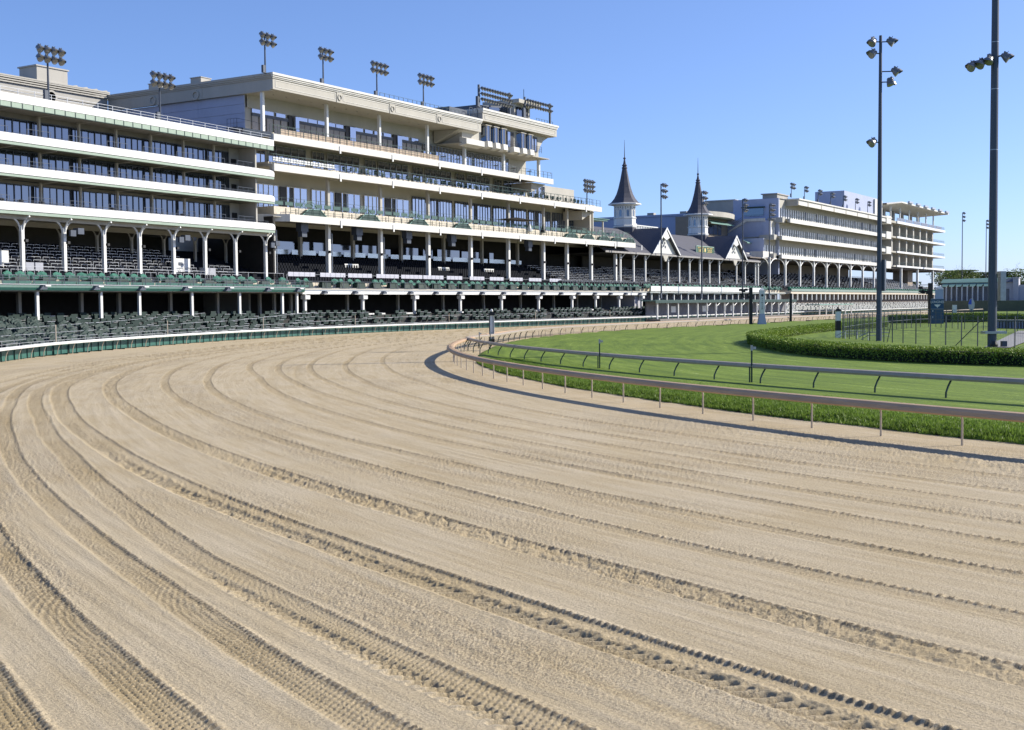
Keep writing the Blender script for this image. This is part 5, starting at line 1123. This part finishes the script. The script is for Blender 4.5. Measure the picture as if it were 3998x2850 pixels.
# pale terraces of benches running below the far stands
bb = MB()
for r_ in range(7):
    x = 300 + r_ * 4
    while x < 560: L_ = random.uniform(1.5, 4); bb.box(x, x + L_, 115.3 + r_ * .6, 115.6 + r_ * .6, 1.0 + r_ * .42, 1.35 + r_ * .42); x += L_ + random.uniform(.3, 1.2)
o = part('bleacher_rows', bb, mat('bench_grey', (.38, .39, .38), .7, var=.3), None, kind='stuff'); tag(o, 'pale bench rows on the low terrace in front of the far stands', 'benches')
part('low_terrace', MB().box(292, 700, 114.6, 119.5, -.1, .9), M_deck, None)['kind'] = 'structure'
t = thing('tote_awning', 'low bright green flat awning over seats at the foot of the far stand', 'canopy', (348, 111, 0)); part('roof_panel', B(0, 34, -1, 3, 2.9, 3.15), M_awn, t)
for i in range(6): part('post', B(1 + i * 6.3, 1.3 + i * 6.3, -.8, -.5, 0, 2.9), M_white, t)

# ------------------------------------------------------------------ chairs
def jit(vs, a): return [(x + random.uniform(-a, a), y + random.uniform(-a, a), z + random.uniform(-a, a)) for x, y, z in vs]
def cover_mesh(seed, w=.62, m=M_canvas):
    random.seed(seed); b = MB(); pr = [(.12, 1.08), (-.06, 1.1), (-.2, .72), (-.62, .64), (-.72, .22), (-.3, .16), (.2, .25)]
    n = 5; lean = random.uniform(-.12, .12)
    for i in range(n):
        x = -w + 2 * w * i / (n - 1); sc_ = 1 - .10 * abs(i - 2)
        b.v += jit([(x + lean * z, y, z * (sc_ if z > .6 else 1)) for y, z in pr], .035)
    k = len(pr)
    for i in range(n - 1):
        for j in range(k): b.f.append((i * k + j, (i + 1) * k + j, (i + 1) * k + (j + 1) % k, i * k + (j + 1) % k)); b.m.append(0)
    b.f.append(tuple(range(k))); b.f.append(tuple(range((n - 1) * k, n * k))[::-1]); b.m += [0, 0]
    return b.mesh('seat_cover', m)
def frame_mesh(w=.58, m=M_steel):
    b = MB(); r = .024
    b.path([(-w, -.72, .62), (w, -.72, .62)], r, 4).path([(-w, -.72, 0), (-w, -.72, .66), (-w, .1, .66)], r, 4).path([(w, -.72, 0), (w, -.72, .66), (w, .1, .66)], r, 4)
    b.tube((-w, .1, 0), (-w, .1, .8), r, 4).tube((w, .1, 0), (w, .1, .8), r, 4)
    return b.mesh('chair_frame', m)
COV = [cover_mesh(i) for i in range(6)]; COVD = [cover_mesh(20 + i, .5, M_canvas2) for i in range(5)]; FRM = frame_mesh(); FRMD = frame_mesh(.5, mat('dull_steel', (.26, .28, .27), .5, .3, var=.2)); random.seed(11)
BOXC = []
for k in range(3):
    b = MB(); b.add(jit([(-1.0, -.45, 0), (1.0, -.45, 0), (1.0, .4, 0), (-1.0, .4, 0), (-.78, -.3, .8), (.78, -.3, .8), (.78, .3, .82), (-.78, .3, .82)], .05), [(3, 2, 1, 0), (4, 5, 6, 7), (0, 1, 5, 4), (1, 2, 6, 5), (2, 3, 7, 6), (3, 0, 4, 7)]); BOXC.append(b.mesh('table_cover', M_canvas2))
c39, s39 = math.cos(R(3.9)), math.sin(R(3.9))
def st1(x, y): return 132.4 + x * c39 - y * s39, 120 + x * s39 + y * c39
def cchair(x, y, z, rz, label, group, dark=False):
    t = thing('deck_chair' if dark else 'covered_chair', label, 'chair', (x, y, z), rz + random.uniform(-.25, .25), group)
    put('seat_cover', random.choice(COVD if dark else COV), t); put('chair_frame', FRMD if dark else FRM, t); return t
GA = 'green covered chairs on the seat balcony'
i = 0; x = -46.8
while x < 2.0:
    if random.random() > .08: cchair(*st1(x, -.75), 7.06, R(3.9), f'{ordn(i)} green covered chair from the left on the seat balcony of the banded stand', GA); i += 1
    x += random.uniform(1.4, 2.0)
i = 0; x = 136.3
while x < 249:
    if random.random() > .08: cchair(x, 119.55, 7.0, 0, f'{ordn(i)} green covered chair from the left on the seat balcony of the cream stand', GA); i += 1
    x += random.uniform(1.5, 2.4)
i = 0; x = 251
while x < 340: cchair(x, 118.8, 7.2, 0, f'{ordn(i)} green covered chair from the left above the white banner of the spired stand', GA); i += 1; x += random.uniform(1.7, 2.8)
b = MB(); x = 343
while x < 540: b.box(x - .7, x + .7, -3.2, -2.6, 7.1, 8.2).box(x - .7, x + .7, -3.6, -3.2, 7.5, 7.8); x += random.uniform(2.0, 3.2)
part('draped_seats', b, M_canvas, ST4, kind='stuff')
i = 0; x = -46.5
while x < 1.5:
    xx, yy = st1(x, -2.25); tag(put('covered_table', random.choice(BOXC), None, (xx, yy, 6.63), R(3.9)), f'{ordn(i)} dark draped table from the left on the banded stand balcony', 'table', 'dark draped tables at the balcony rail'); i += 1; x += random.uniform(3.4, 4.0)
i = 0; x = 137
while x < 249:
    tag(put('covered_table', random.choice(BOXC), None, (x, 118.45, 6.61), 0, (1.15, 1, 1.1)), f'{ordn(i)} dark draped table from the left on the cream stand balcony', 'table', 'dark draped tables at the balcony rail'); i += 1; x += random.uniform(3.8, 4.3)
# lower deck between the outer rail and the stands, rising gently towards them
def rail_y(x): return float(np.interp(x, OQ[:, 0], OQ[:, 1]))
def deck_z(y, x=None):
    r0 = rail_y(x) + .9; return .25 + 2.35 * max(0, min(1, (y - r0) / (118.2 - r0))) ** (1 if x > 112 else .9)
b = MB()
for k in range(30):
    y1 = 120.4 - k * 1.2; y0 = y1 - 1.2
    xs_ = [p for p in range(50, 252, 6)]
    for a in xs_:
        c = a + 6; ry = max(rail_y(a), rail_y(c)) + .9
        z = deck_z((y0 + y1) / 2, a + 3)
        if y1 > ry: b.box(a, c, max(y0, ry), y1, -.1, z)
part('seating_deck', b, mat('lower_deck', (.045, .045, .042), .9, var=.4, vscale=1.5), None)['kind'] = 'structure'
far_ch = []; rows = {}
for k in range(24):
    y = 117.7 - k * 1.2; x = 56.0
    if k < 1: x = 84
    while x < 250:
        if y > rail_y(x) + 1.5 and random.random() > .2: far_ch.append((math.hypot(x, y), x, y + random.uniform(-.15, .15), k))
        x += random.uniform(1.35, 1.9) if k < 3 else random.uniform(1.7, 2.3)
far_ch.sort(); cnt = {}
GB = 'dark covered chairs on the lower deck behind the outer rail'
stuffv = MB()
for n_, (dd_, x, y, k) in enumerate(far_ch):
    z = deck_z(y, x)
    if n_ < 290:
        cnt[k] = cnt.get(k, 0) + 1
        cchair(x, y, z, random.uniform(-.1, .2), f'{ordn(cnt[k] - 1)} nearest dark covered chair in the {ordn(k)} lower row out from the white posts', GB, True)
    else:
        stuffv.k = 0; stuffv.box(x - .5, x + .5, y - .6, y + .1, z + .2, z + .6).box(x - .45, x + .45, y - .1, y + .12, z + .6, z + 1.0); stuffv.k = 1; stuffv.box(x - .5, x + .5, y - .74, y - .7, z + .6, z + .65)
if stuffv.v: tag(part('distant_covered_chairs', stuffv, [M_canvas2, M_steel], None, kind='stuff'), 'mass of dark covered chairs farther along the lower deck', 'chairs')
t = thing('deck_railing', 'long grey tube railings running between the lower chair rows behind the outer rail', 'railing')
for k, off_ in enumerate((1.0, 2.4, 5.0, 9)):
    zz0 = [ .95, 1.15, 1.35, 1.7][k]; P_ = [(q[0] + n_[0] * off_, q[1] + n_[1] * off_) for q, n_ in zip(OQ[::3], ON[::3])]; P_ = [p for p in P_ if p[1] < 117.5 and 40 < p[0] < 252]
    b = MB(); b.path([(x, y, deck_z(y, x) + .95) for x, y in P_], .03, 4)
    for x, y in P_[::1]: b.tube((x, y, deck_z(y, x) - .1), (x, y, deck_z(y, x) + .95), .02, 4)
    part('tube_rail', b, M_steel, t)
for x in (72, 95, 118, 142, 168, 196, 226): part('tall_post', MB().tube((x, rail_y(x) + .9, 0), (x, rail_y(x) + .9, 2.6), .06, 6), M_railpost, t)
pw = B(.04, 1.1, 0, .06, 0, .62).mesh('white_panel', M_white)
t = thing('white_panel_screen', 'row of low white panels behind the lower chairs between the white posts', 'screen', (0, 119.6, 2.2))
for xa, n in ((130.5, 5), (136.5, 7), (145.8, 10), (159.5, 8), (171, 8), (184, 8), (198, 8), (212, 7), (224, 6), (238, 5)):
    for i in range(n): put('white_panel', pw, t, (xa + i * 1.13, 0, 0))
# terrace chairs on the second balcony of the cream stand
tm = MB().path([(-.25, -.25, 0), (-.25, -.25, .75), (-.25, .25, .75), (.25, .25, .75), (.25, -.25, .75), (.25, -.25, 0)], .03, 4).box(-.25, .25, -.25, .25, .4, .46).box(-.24, .24, .22, .27, .5, 1.05).mesh('terrace_chair', M_dkgreen)
for i in range(60):
    x = 149 + i * 1.3 + random.uniform(-.3, .3); tag(put('terrace_chair', tm, None, (x, 120.9 + random.uniform(-.2, .4), 24.14), random.uniform(0, 6.28)), f'{ordn(i)} dark green metal chair from the left on the middle white balcony', 'chair', 'metal chairs on the middle balcony')
ws = MB().box(-.24, .24, -.05, .05, .45, 1.0).box(-.24, .24, -.4, 0, .4, .46).mesh('stadium_seat', M_white)
for i in range(22): tag(put('stadium_seat', ws, None, (133.4 + i * .62, 120.95, 24.2), 0), f'{ordn(i)} white folding seat from the corner end of the middle balcony', 'seat', 'white seats at the corner of the middle balcony')
cr = B(-.7, .7, -.35, .35, 0, .7).mesh('grey_crate', M_steel_dk)
for i, x in enumerate((176, 180.5, 188, 193, 199, 205)):
    t = thing('bar_table', f'{ordn(i)} dark bar table from the left on the top balcony under the tower', 'table', (x, 121.2, 28.3)); part('table_top', MB().lathe([(.5, 1.0), (.5, 1.06)], 10), M_black, t); part('leg', MB().tube((0, 0, 0), (0, 0, 1.0), .05, 5), M_steel_dk, t)

# ------------------------------------------------------------------ hedge, shrubs, trees
def leaves(N, pts_, size, up=.3, seed=3):
    g_ = np.random.default_rng(seed); P = pts_; n = len(P)
    a = g_.normal(size=(n, 3)); a /= np.linalg.norm(a, axis=1)[:, None]; c = g_.normal(size=(n, 3)); b_ = np.cross(a, c); b_ /= np.linalg.norm(b_, axis=1)[:, None]; s_ = size * (.6 + .8 * g_.random((n, 1)))
    V = np.stack([P - a * s_, P + b_ * s_ * .55, P + a * s_, P - b_ * s_ * .55], 1).reshape(-1, 3); return V
def hedge(name, label, path, w, h, N, size, gaps=True, m=None, cat='hedge'):
    Q_, T_, N_ = resample(path, .5); t = thing(name, label, cat, (0, 0, 0)); g_ = np.random.default_rng(5)
    prof = [(-w * .32, .25), (-w * .40, h * .55), (-w * .36, h * .82), (0, h * .88), (w * .36, h * .82), (w * .40, h * .55), (w * .32, .25)]
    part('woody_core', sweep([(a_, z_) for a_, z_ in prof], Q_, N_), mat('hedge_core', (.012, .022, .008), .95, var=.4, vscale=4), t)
    i = g_.integers(0, len(Q_) - 1, N); f = g_.random(N); q_ = Q_[i] * (1 - f[:, None]) + Q_[i + 1] * f[:, None]
    u = g_.random(N); sgn = np.where(g_.random(N) < .5, -1, 1)
    top = g_.random(N) < .42
    bump = .10 * (fbm(q_[:, 0] * .9, q_[:, 1] * .9, 3) - .45) * 2
    lat = np.where(top, (u - .5) * w * 1.05, sgn * (w * .5 + bump * .6 + g_.normal(0, .04, N) - .10 * (1 - u)))
    z = np.where(top, h + bump + g_.normal(0, .05, N) - .25 * np.abs((u - .5) * 2) ** 4, .12 + u ** .8 * (h - .05))
    keepm = top | (g_.random(N) < np.clip(.25 + u * 1.6, 0, 1))
    nn = N_[i]; P_ = np.stack([q_[:, 0] + nn[:, 0] * lat, q_[:, 1] + nn[:, 1] * lat, z], 1)[keepm]
    o = tri_mesh('foliage', leaves(0, P_, size), m or M_hedge, parent=t, nv=4); return t
HP = [(182, 48), (163, 48.8), (148, 48.0), (131, 45.6), (118, 43.4), (111.5, 41.6), (108.6, 40.2), (104, 38), (97, 34.2), (90, 30), (84.5, 25.6), (80.8, 20.8), (78.3, 16), (77.2, 11), (77, 5), (77.5, -4)]
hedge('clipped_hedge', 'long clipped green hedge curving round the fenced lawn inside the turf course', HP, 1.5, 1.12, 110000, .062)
hedge('clipped_shrub', 'round clipped shrub cut off by the right edge, beside the grass bank', [(44.2, 5.0), (44.9, 6.0), (45.4, 6.9)], 1.6, 1.35, 14000, .035, cat='shrub')
def tree(label, px, dist, h, cr_, nleaf, m, size=.5, bare=0, group='trees beyond the track'):
    a = YAW - math.atan((px - 1999) / 4839.05); x, y = dist * math.cos(a) / math.cos(a - YAW) , dist * math.sin(a) / math.cos(a - YAW)
    t = thing('tree', label, 'tree', (x, y, 0), group=group); g_ = np.random.default_rng(int(px)); rr_ = random.Random(int(px))
    b = MB().tube((0, 0, 0), (0, 0, h * .45), h * .025, 7, h * .016); tips = []
    for k in range(9):
        an = k * 2.4; z0 = h * (.25 + .03 * k); L_ = cr_ * rr_.uniform(.5, .9); p1 = (math.cos(an) * L_, math.sin(an) * L_, z0 + h * rr_.uniform(.2, .42)); b.tube((0, 0, z0), p1, h * .010, 5, h * .004)
        for j in range(4):
            q_ = (p1[0] + rr_.uniform(-1, 1) * cr_ * .4, p1[1] + rr_.uniform(-1, 1) * cr_ * .4, p1[2] + rr_.uniform(.05, .28) * h); b.tube(p1, q_, h * .004, 4, h * .0015); tips.append(q_)
            for _ in range(3 if bare else 1): b.tube(q_, (q_[0] + rr_.uniform(-1, 1) * 1.5, q_[1] + rr_.uniform(-1, 1) * 1.5, q_[2] + rr_.uniform(0, 2)), h * .002, 3, .01)
    part('trunk', b, M_bark, t)
    if nleaf:
        tp = np.array(tips); c = tp[g_.integers(0, len(tp), nleaf)]; d = g_.normal(size=(nleaf, 3)) * np.array([cr_ * .17, cr_ * .17, h * .065]); P_ = c + d; P_[:, 2] = np.clip(P_[:, 2], h * .22, h)
        tri_mesh('crown', leaves(0, P_, size), m, parent=t, nv=4)
    return t
TL = [(3480, 520, 9, 5, 2600, M_treeleaf2, .45, 'low dark tree glimpsed between the far stand posts'), (3530, 560, 12, 6, 3000, M_treeleaf2, .5, 'dark round tree seen under the open far block'), (3575, 600, 10, 6, 2600, M_treeleaf, .5, 'yellowish tree under the right end of the far block'),
      (3618, 640, 10, 7, 3000, M_treeleaf2, .5, 'low bushy tree just right of the far block'), (3660, 640, 9, 6, 2600, M_treeleaf2, .5, 'low dark tree between the far block and the green roof'), (3700, 620, 18.5, 8, 2200, M_treeleaf, .42, 'thin leaved spring tree left of the first far mast'),
      (3745, 640, 19, 8, 3000, M_treeleaf, .45, 'pale green tree between the two far masts'), (3785, 650, 18, 8, 2800, M_treeleaf, .45, 'sparse green tree behind the second far mast'), (3822, 600, 14, 7, 3000, M_treeleaf2, .5, 'dark tree left of the thick near pole'),
      (3905, 600, 17, 8, 3600, M_treeleaf2, .5, 'full dark green tree right of the thick near pole'), (3945, 620, 13, 7, 3000, M_treeleaf2, .5, 'dark low tree above the tunnel wall'), (3962, 650, 20, 8, 260, M_treeleaf, .4, 'bare branched tree above the arched wall'), (3992, 630, 19, 8, 600, M_treeleaf, .4, 'nearly bare tree at the right edge of the view')]
for px, dist, h, cr_, nl, m, sz, lb in TL: tree(lb, px, dist, h, cr_, nl, m, sz, bare=nl < 700)
def pos(px, dist):
    a = YAW - math.atan((px - 1999) / 4839.05); return Vector((dist * math.cos(a) / math.cos(a - YAW), dist * math.sin(a) / math.cos(a - YAW), 0))
g_ = MB(); g_.box(430, 900, -200, 98, -.2, 3.7)
part('far_bank', g_, mat('far_bank_ground', (.12, .14, .10), .9, var=.3, vscale=.1), None)['kind'] = 'structure'
t = thing('green_roof_building', 'low far building with sea green metal roof and striped awnings', 'building', (450, 0, 3.7))
part('roof', MB().add([(0, 99, 6.3), (0, 76.2, 6.3), (3.5, 76.2, 7.9), (3.5, 99, 7.6), (9, 76.2, 6.3), (9, 99, 6.3)], [(0, 1, 2, 3), (3, 2, 4, 5)]), M_awn, t)
part('wall', B(.4, 8.6, 76.4, 98.8, 0, 6.3), mat('stone_grey_far', (.24, .24, .25), .8, var=.15), t)
for i in range(7): part('awning', MB().add([(-2.4, 98 - i * 2.3, 4.9), (-2.4, 96.4 - i * 2.3, 4.9), (.2, 96.0 - i * 2.3, 6.1), (.2, 98.4 - i * 2.3, 6.1)], [(0, 1, 2, 3)]), M_awn, t)
for i in range(10): part('post', B(-2.6, -2.2, 98.5 - i * 1.75, 98.1 - i * 1.75, 0, 4.9), M_white, t)
t = thing('arched_wall', 'pale lilac wall with a tall pier and round arch at the far right', 'wall', (450, 0, 3.7)); ML = mat('lilac_render', (.46, .46, .50), .8, var=.05)
part('wall', MB().box(0, 2, 40, 73.2, 0, 5.3).box(0, 2, 75, 76.3, 0, 6.3).box(0, 2, 76.29, 82.5, 4.0, 6.2).box(0, 2, 80.8, 82.5, 0, 4.0), ML, t)
part('pier', MB().box(-.8, 2.2, 73.2, 75, 0, 7.6).box(-1.0, 2.4, 73.0, 75.2, 7.6, 7.9), ML, t); part('hipped_roof', MB().add([(-.8, 78.5, 6.3), (-.8, 75.1, 6.3), (2.5, 75.1, 7.7), (2.5, 77.2, 7.7)], [(0, 1, 2, 3)]), M_steel_dk, t)
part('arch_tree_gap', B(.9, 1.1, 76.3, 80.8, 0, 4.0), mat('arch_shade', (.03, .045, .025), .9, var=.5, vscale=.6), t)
part('balcony_extension', MB().box(545, 760, -4.2, 0, 6.9, 8.1).box(545, 760, -1, 0, 4.2, 6.9), M_stone, ST4)
for i in range(14): part('lower_post', B(547 + i * 14, 548 + i * 14, -4.4, -4.0, 4.2, 6.9), M_white, ST4)

# ------------------------------------------------------------------ infield furniture
def square_post(name, label, cat, x, y, h, w, m, parts_, rz=0):
    t = thing(name, label, cat, (x, y, 0), rz)
    for (z0, z1, mm, g2) in parts_: part('shaft_section', B(-w / 2 - g2, w / 2 + g2, -w / 2 - g2, w / 2 + g2, z0, z1), mm, t)
    return t
t = thing('furlong_pole', 'white and black square pole with ball top at the bend of the rails', 'distance pole', (106.2, 67.4, 0), YAW)
part('shaft', B(-.22, .22, -.26, .26, 0, 2.95), M_white, t); part('black_border', MB().box(-.25, .25, .18, .27, 0, 2.95).box(-.25, .25, -.17, -.12, 0.02, 2.94), M_black, t); part('base_band', B(-.26, .26, -.28, .28, 0, .55), M_black, t)
part('cap', MB().box(-.36, .36, -.38, .38, 2.95, 3.02).box(-.3, .3, -.32, .32, 3.02, 3.2).box(-.16, .16, -.18, .18, 3.2, 3.3), M_black, t); part('ball', MB().lathe([(.03, 3.28), (.11, 3.33), (.15, 3.43), (.11, 3.53), (.03, 3.58)], 10), M_white, t)
p = pos(3273, 131); t = thing('furlong_pole', 'white pole with one black band and ball top behind the hedge', 'distance pole', (p.x, p.y, 0), YAW)
part('shaft', B(-.24, .24, -.24, .24, 0, 3.0), M_white, t); part('black_band', B(-.25, .25, -.25, .25, .95, 2.0), M_black, t); part('cap', MB().box(-.3, .3, -.3, .3, 3.0, 3.12).box(-.2, .2, -.2, .2, 3.12, 3.25), M_black, t); part('ball', MB().lathe([(.03, 3.25), (.12, 3.35), (.03, 3.47)], 8), M_black, t)
def sensor(label, x, y, h):
    t = thing('sensor_post', label, 'post', (x, y, 0), YAW); part('post', MB().box(-.035, .035, -.035, .035, 0, h - .2), M_dkgreen, t); part('stub', B(-.03, .03, .07, .13, 0, h * .48), M_dkgreen, t)
    part('sensor_head', MB().box(-.05, .05, -.05, .05, h - .26, h), M_steel, t); part('sensor_hood', B(-.05, .06, -.2, -.06, h - .2, h - .08), M_steel, t)
sensor('slim green sensor post beside the turf rail, nearer the bend', 65.7, 34.1, 1.95); sensor('slim green sensor post beside the turf rail, right of centre', 56.9, 21.3, 2.0); sensor('slim dark sensor post just before the white and black pole', 90.5, 57.6, 1.75); sensor('small dark post left of the white and black pole', 96, 62.3, 1.5)
# winning post
t = thing('winning_post', 'tall white winning post with vertical lettering beyond the turf rail', 'winning post', (203.6, 74.4, 0), YAW)
part('base', MB().add([(-.6, -.75, 0), (.6, -.75, 0), (.6, .75, 0), (-.6, .75, 0), (-.4, -.42, 2.0), (.4, -.42, 2.0), (.4, .42, 2.0), (-.4, .42, 2.0)], [(0, 1, 5, 4), (1, 2, 6, 5), (2, 3, 7, 6), (3, 0, 4, 7)]), M_greywall, t)
part('shaft', B(-.4, .4, -.42, .42, 1.95, 6.0), M_white, t); part('cap', MB().add([(-.42, -.44, 6.0), (.42, -.44, 6.0), (.42, .44, 6.0), (-.42, .44, 6.0), (0, 0, 6.5)], [(0, 1, 4), (1, 2, 4), (2, 3, 4), (3, 0, 4)]), M_white, t); part('ball', MB().lathe([(.03, 6.4), (.14, 6.52), (.03, 6.65)], 8), M_steel, t)
for i, ch in enumerate('FINISH'): lettering(t, ch, (-.42, 0, 4.55 - i * .34), .36, M_black, rot=(R(90), 0, R(-90)))
part('ring_emblem', MB().lathe([(.22, 0), (.22, .03), (.14, .03), (.14, 0)], 14), M_steel_dk, t, loc=(-.42, .0, 5.15)).rotation_euler = (0, R(-90), 0)
def cam_post(label, x, y, h, w=.18, cluster=True):
    t = thing('camera_post', label, 'camera post', (x, y, 0), YAW); part('post', B(-w, w, -w, w, 0, h), M_black, t); rr_ = random.Random(int(x))
    if cluster:
        for k in range(7): 
            cx, cz = rr_.uniform(.3, 1.9), h - rr_.uniform(.2, 1.9); part('camera', MB().box(-.3, .3, cx - .28, cx + .28, cz - .16, cz + .16).box(-.35, -.3, cx - .2, cx + .2, cz - .2, cz + .2), M_black, t)
        for dz in (.3, 1.0, 1.7): part('arm', MB().tube((0, 0, h - dz), (0, 2.0, h - dz), .05, 5), M_black, t)
cam_post('black camera gantry post beside the white winning post', 203.4, 76.3, 6.5, .26); p = pos(3088, 238); cam_post('plain black post right of the white winning post', p.x, p.y, 5.6, .2, False); p = pos(3632, 206); cam_post('black camera cluster left of the blue sign pillar', p.x, p.y, 6.9, .3)
p = pos(3660, 203); t = thing('clock_pillar', 'blue panelled pillar with white lettering and wing emblem on the lawn', 'sign pillar', (p.x, p.y, 0), YAW - .08)
part('pillar', MB().box(.1, .6, -1.0, -.25, 0, 5.95), M_white, t); part('pillar_face', B(.05, .099, -.95, .35, 0, 5.8), M_greywall, t); part('cap', MB().add([(.05, -1.05, 5.95), (.65, -1.05, 5.95), (.65, .4, 5.95), (.05, .4, 5.95), (.35, -.4, 6.4)], [(0, 1, 4), (1, 2, 4), (2, 3, 4), (3, 0, 4)]), M_white, t)
part('blue_panel', B(-.12, .04, -1.0, 1.05, 0, 4.3), M_blue, t); part('panel_trim', MB().box(-.14, -.121, -1.0, 1.05, 4.22, 4.3).box(-.14, -.121, -1.0, 1.05, 2.6, 2.64), M_steel, t)
lettering(t, 'LONGINES', (-.13, .03, 3.75), .58, M_white, rot=(R(90), 0, R(-90)), sx=.78)
part('wing_emblem', MB().add([(-.14, .55, 3.35), (-.14, -.5, 3.35), (-.14, -.3, 3.1), (-.14, -.05, 2.95), (-.14, .03, 2.75), (-.14, .1, 2.95), (-.14, .35, 3.1)], [(0, 6, 5, 4, 3, 2, 1)]), M_white, t)
for z in (2.3, 1.3): part('hinge', B(-.16, -.12, .7, .8, z - .12, z + .12), M_white, t)
p = pos(3793, 218); t = thing('oval_sign', 'oval blue and silver sign on a grey post behind the fence', 'sign', (p.x, p.y, 0), YAW); part('post', MB().tube((0, 0, 0), (0, 0, 2.4), .12, 6), M_steel_dk, t)
part('oval_board', MB().add([(-.05, .55 * math.cos(a), 3.2 + 1.1 * math.sin(a)) for a in np.linspace(0, 2 * math.pi, 21)[:-1]] + [(.05, .55 * math.cos(a), 3.2 + 1.1 * math.sin(a)) for a in np.linspace(0, 2 * math.pi, 21)[:-1]], [tuple(range(20))[::-1], tuple(range(20, 40))]), M_steel, t); part('blue_quarter', MB().add([(-.06, 0, 3.25), (-.06, 0, 4.25), (-.06, .3, 4.1), (-.06, .52, 3.6), (-.06, .54, 3.25)], [(0, 1, 2, 3, 4)]), mat('bright_blue', (.03, .08, .5), .4, var=0), t)
p = pos(3727, 215); t = thing('white_locker', 'small white cabinet on a post left of the oval sign', 'cabinet', (p.x, p.y, 0), YAW); part('body', B(-.2, .2, -.35, .35, .8, 3.2), M_white, t); part('post', B(-.08, .08, -.08, .08, 0, .8), M_steel_dk, t)
# wire fence round the enclosure
FN = [(126.7, 37.6), (121.5, 33.8), (116.1, 30.3), (113, 27.6), (111.4, 24.9), (109.6, 22.6), (107.4, 20.2), (105.6, 17.4), (104.4, 14)]
FF = [(104.4, 14), (128, 16), (157.2, 25.0), (168, 33.5), (187, 43), (165, 42.5), (145, 40.5), (126.7, 37.6)]
M_wire = mat('fence_wire', (.10, .11, .12), .5, .3, var=.1)
def wire_fence(label, path, step, h, close):
    t = thing('wire_fence', label, 'fence'); Q_, T_, N_ = resample(path, step)
    pm_ = MB().box(-.035, .035, -.035, .035, 0, h).mesh('post', M_wire)
    for q_, tt in zip(Q_, T_): put('post', pm_, t, (q_[0], q_[1], 0), math.atan2(tt[1], tt[0]))
    b = MB()
    for z in (.15, h * .5, h * .86, h - .02): b.path([(q_[0], q_[1], z) for q_ in Q_], .018, 3)
    part('rail_wires', b, M_wire, t); Q2, _, _ = resample(path, .16 if close else .3); b = MB()
    for q_ in Q2: b.tube((q_[0], q_[1], .05), (q_[0], q_[1], h - .05), .006, 3)
    part('pale_wires', b, M_wire, t, kind='stuff')
    return t
wf = wire_fence('tall black wire fence posts just behind the hedge round the lawn', FN, 1.95, 2.75, True); wire_fence('farther side of the wire fence round the lawn', FF, 2.9, 2.75, False)
for (a, c) in (((107.6, 20.3), (109.9, 22.9)), ((115.2, 29.6), (116.1, 30.3)), ((105.2, 16.2), (104.6, 14.5))): part('brace', MB().tube((a[0], a[1], 2.5), (c[0], c[1], .2), .04, 5), M_wire, wf)
def bench_rail(label, px, dist):
    p = pos(px, dist); t = thing('bent_rail', label, 'hand rail', (p.x, p.y, 0), YAW)
    part('top_tube', MB().path([(0, 1.5, .55), (0, .6, 1.0), (0, -1.5, .95)], .05, 5), M_steel, t); part('lower_tube', MB().path([(0, 1.3, .3), (0, .6, .7), (0, -1.5, .6)], .04, 5), M_steel, t)
    for y in (.6, -.6): part('leg', MB().tube((0, y, 0), (.1, y, 1.0), .04, 5), M_steel, t)
bench_rail('pale bent tube rail just right of the banded pole behind the hedge', 3325, 127); bench_rail('pale bent tube rail in front of the tall pole behind the hedge', 3415, 121)
t = thing('planter_wall', 'dark balustraded planter wall on the right behind the fence', 'wall'); a, c = pos(3880, 168), pos(4100, 160); d = (c - a); ang = math.atan2(d.y, d.x); L_ = d.length
ob = part('wall', B(0, L_, 0, .5, 0, 1.2), mat('slate_blue_wall', (.06, .065, .085), .8, var=.2), t, loc=(a.x, a.y, 0)); ob.rotation_euler.z = ang; ob = part('coping', B(-.1, L_, -.12, .62, 1.2, 1.38), M_stone, t, loc=(a.x, a.y, 0)); ob.rotation_euler.z = ang
for i in range(int(L_ / .5)): ob = put('baluster', PANES.get('bal') or PANES.setdefault('bal', B(-.07, .07, -.03, 0, .2, 1.15).mesh('baluster', M_greywall)), t, (a.x + d.x / L_ * (i + .5) * .5, a.y + d.y / L_ * (i + .5) * .5, 0), ang)
def shrub(label, p0, p1, w, h, N, seed=1): a, c = pos(*p0), pos(*p1); return hedge('shrub_bed', label, [(a.x, a.y), ((a.x * .7 + c.x * .3), (a.y * .7 + c.y * .3)), ((a.x * .3 + c.x * .7), (a.y * .3 + c.y * .7)), (c.x, c.y)], w, h, N, .12, m=M_hedge if seed else M_treeleaf2, cat='shrubs')
shrub('low shrub bed behind the fence left of the blue pillar', (3480, 212), (3640, 212), 4, 1.5, 9000); shrub('low shrub bed between the blue pillar and the oval sign', (3690, 214), (3870, 216), 4, 1.7, 9000); shrub('flowering shrub bed above the planter wall', (3885, 178), (4060, 172), 3, 1.9, 9000)
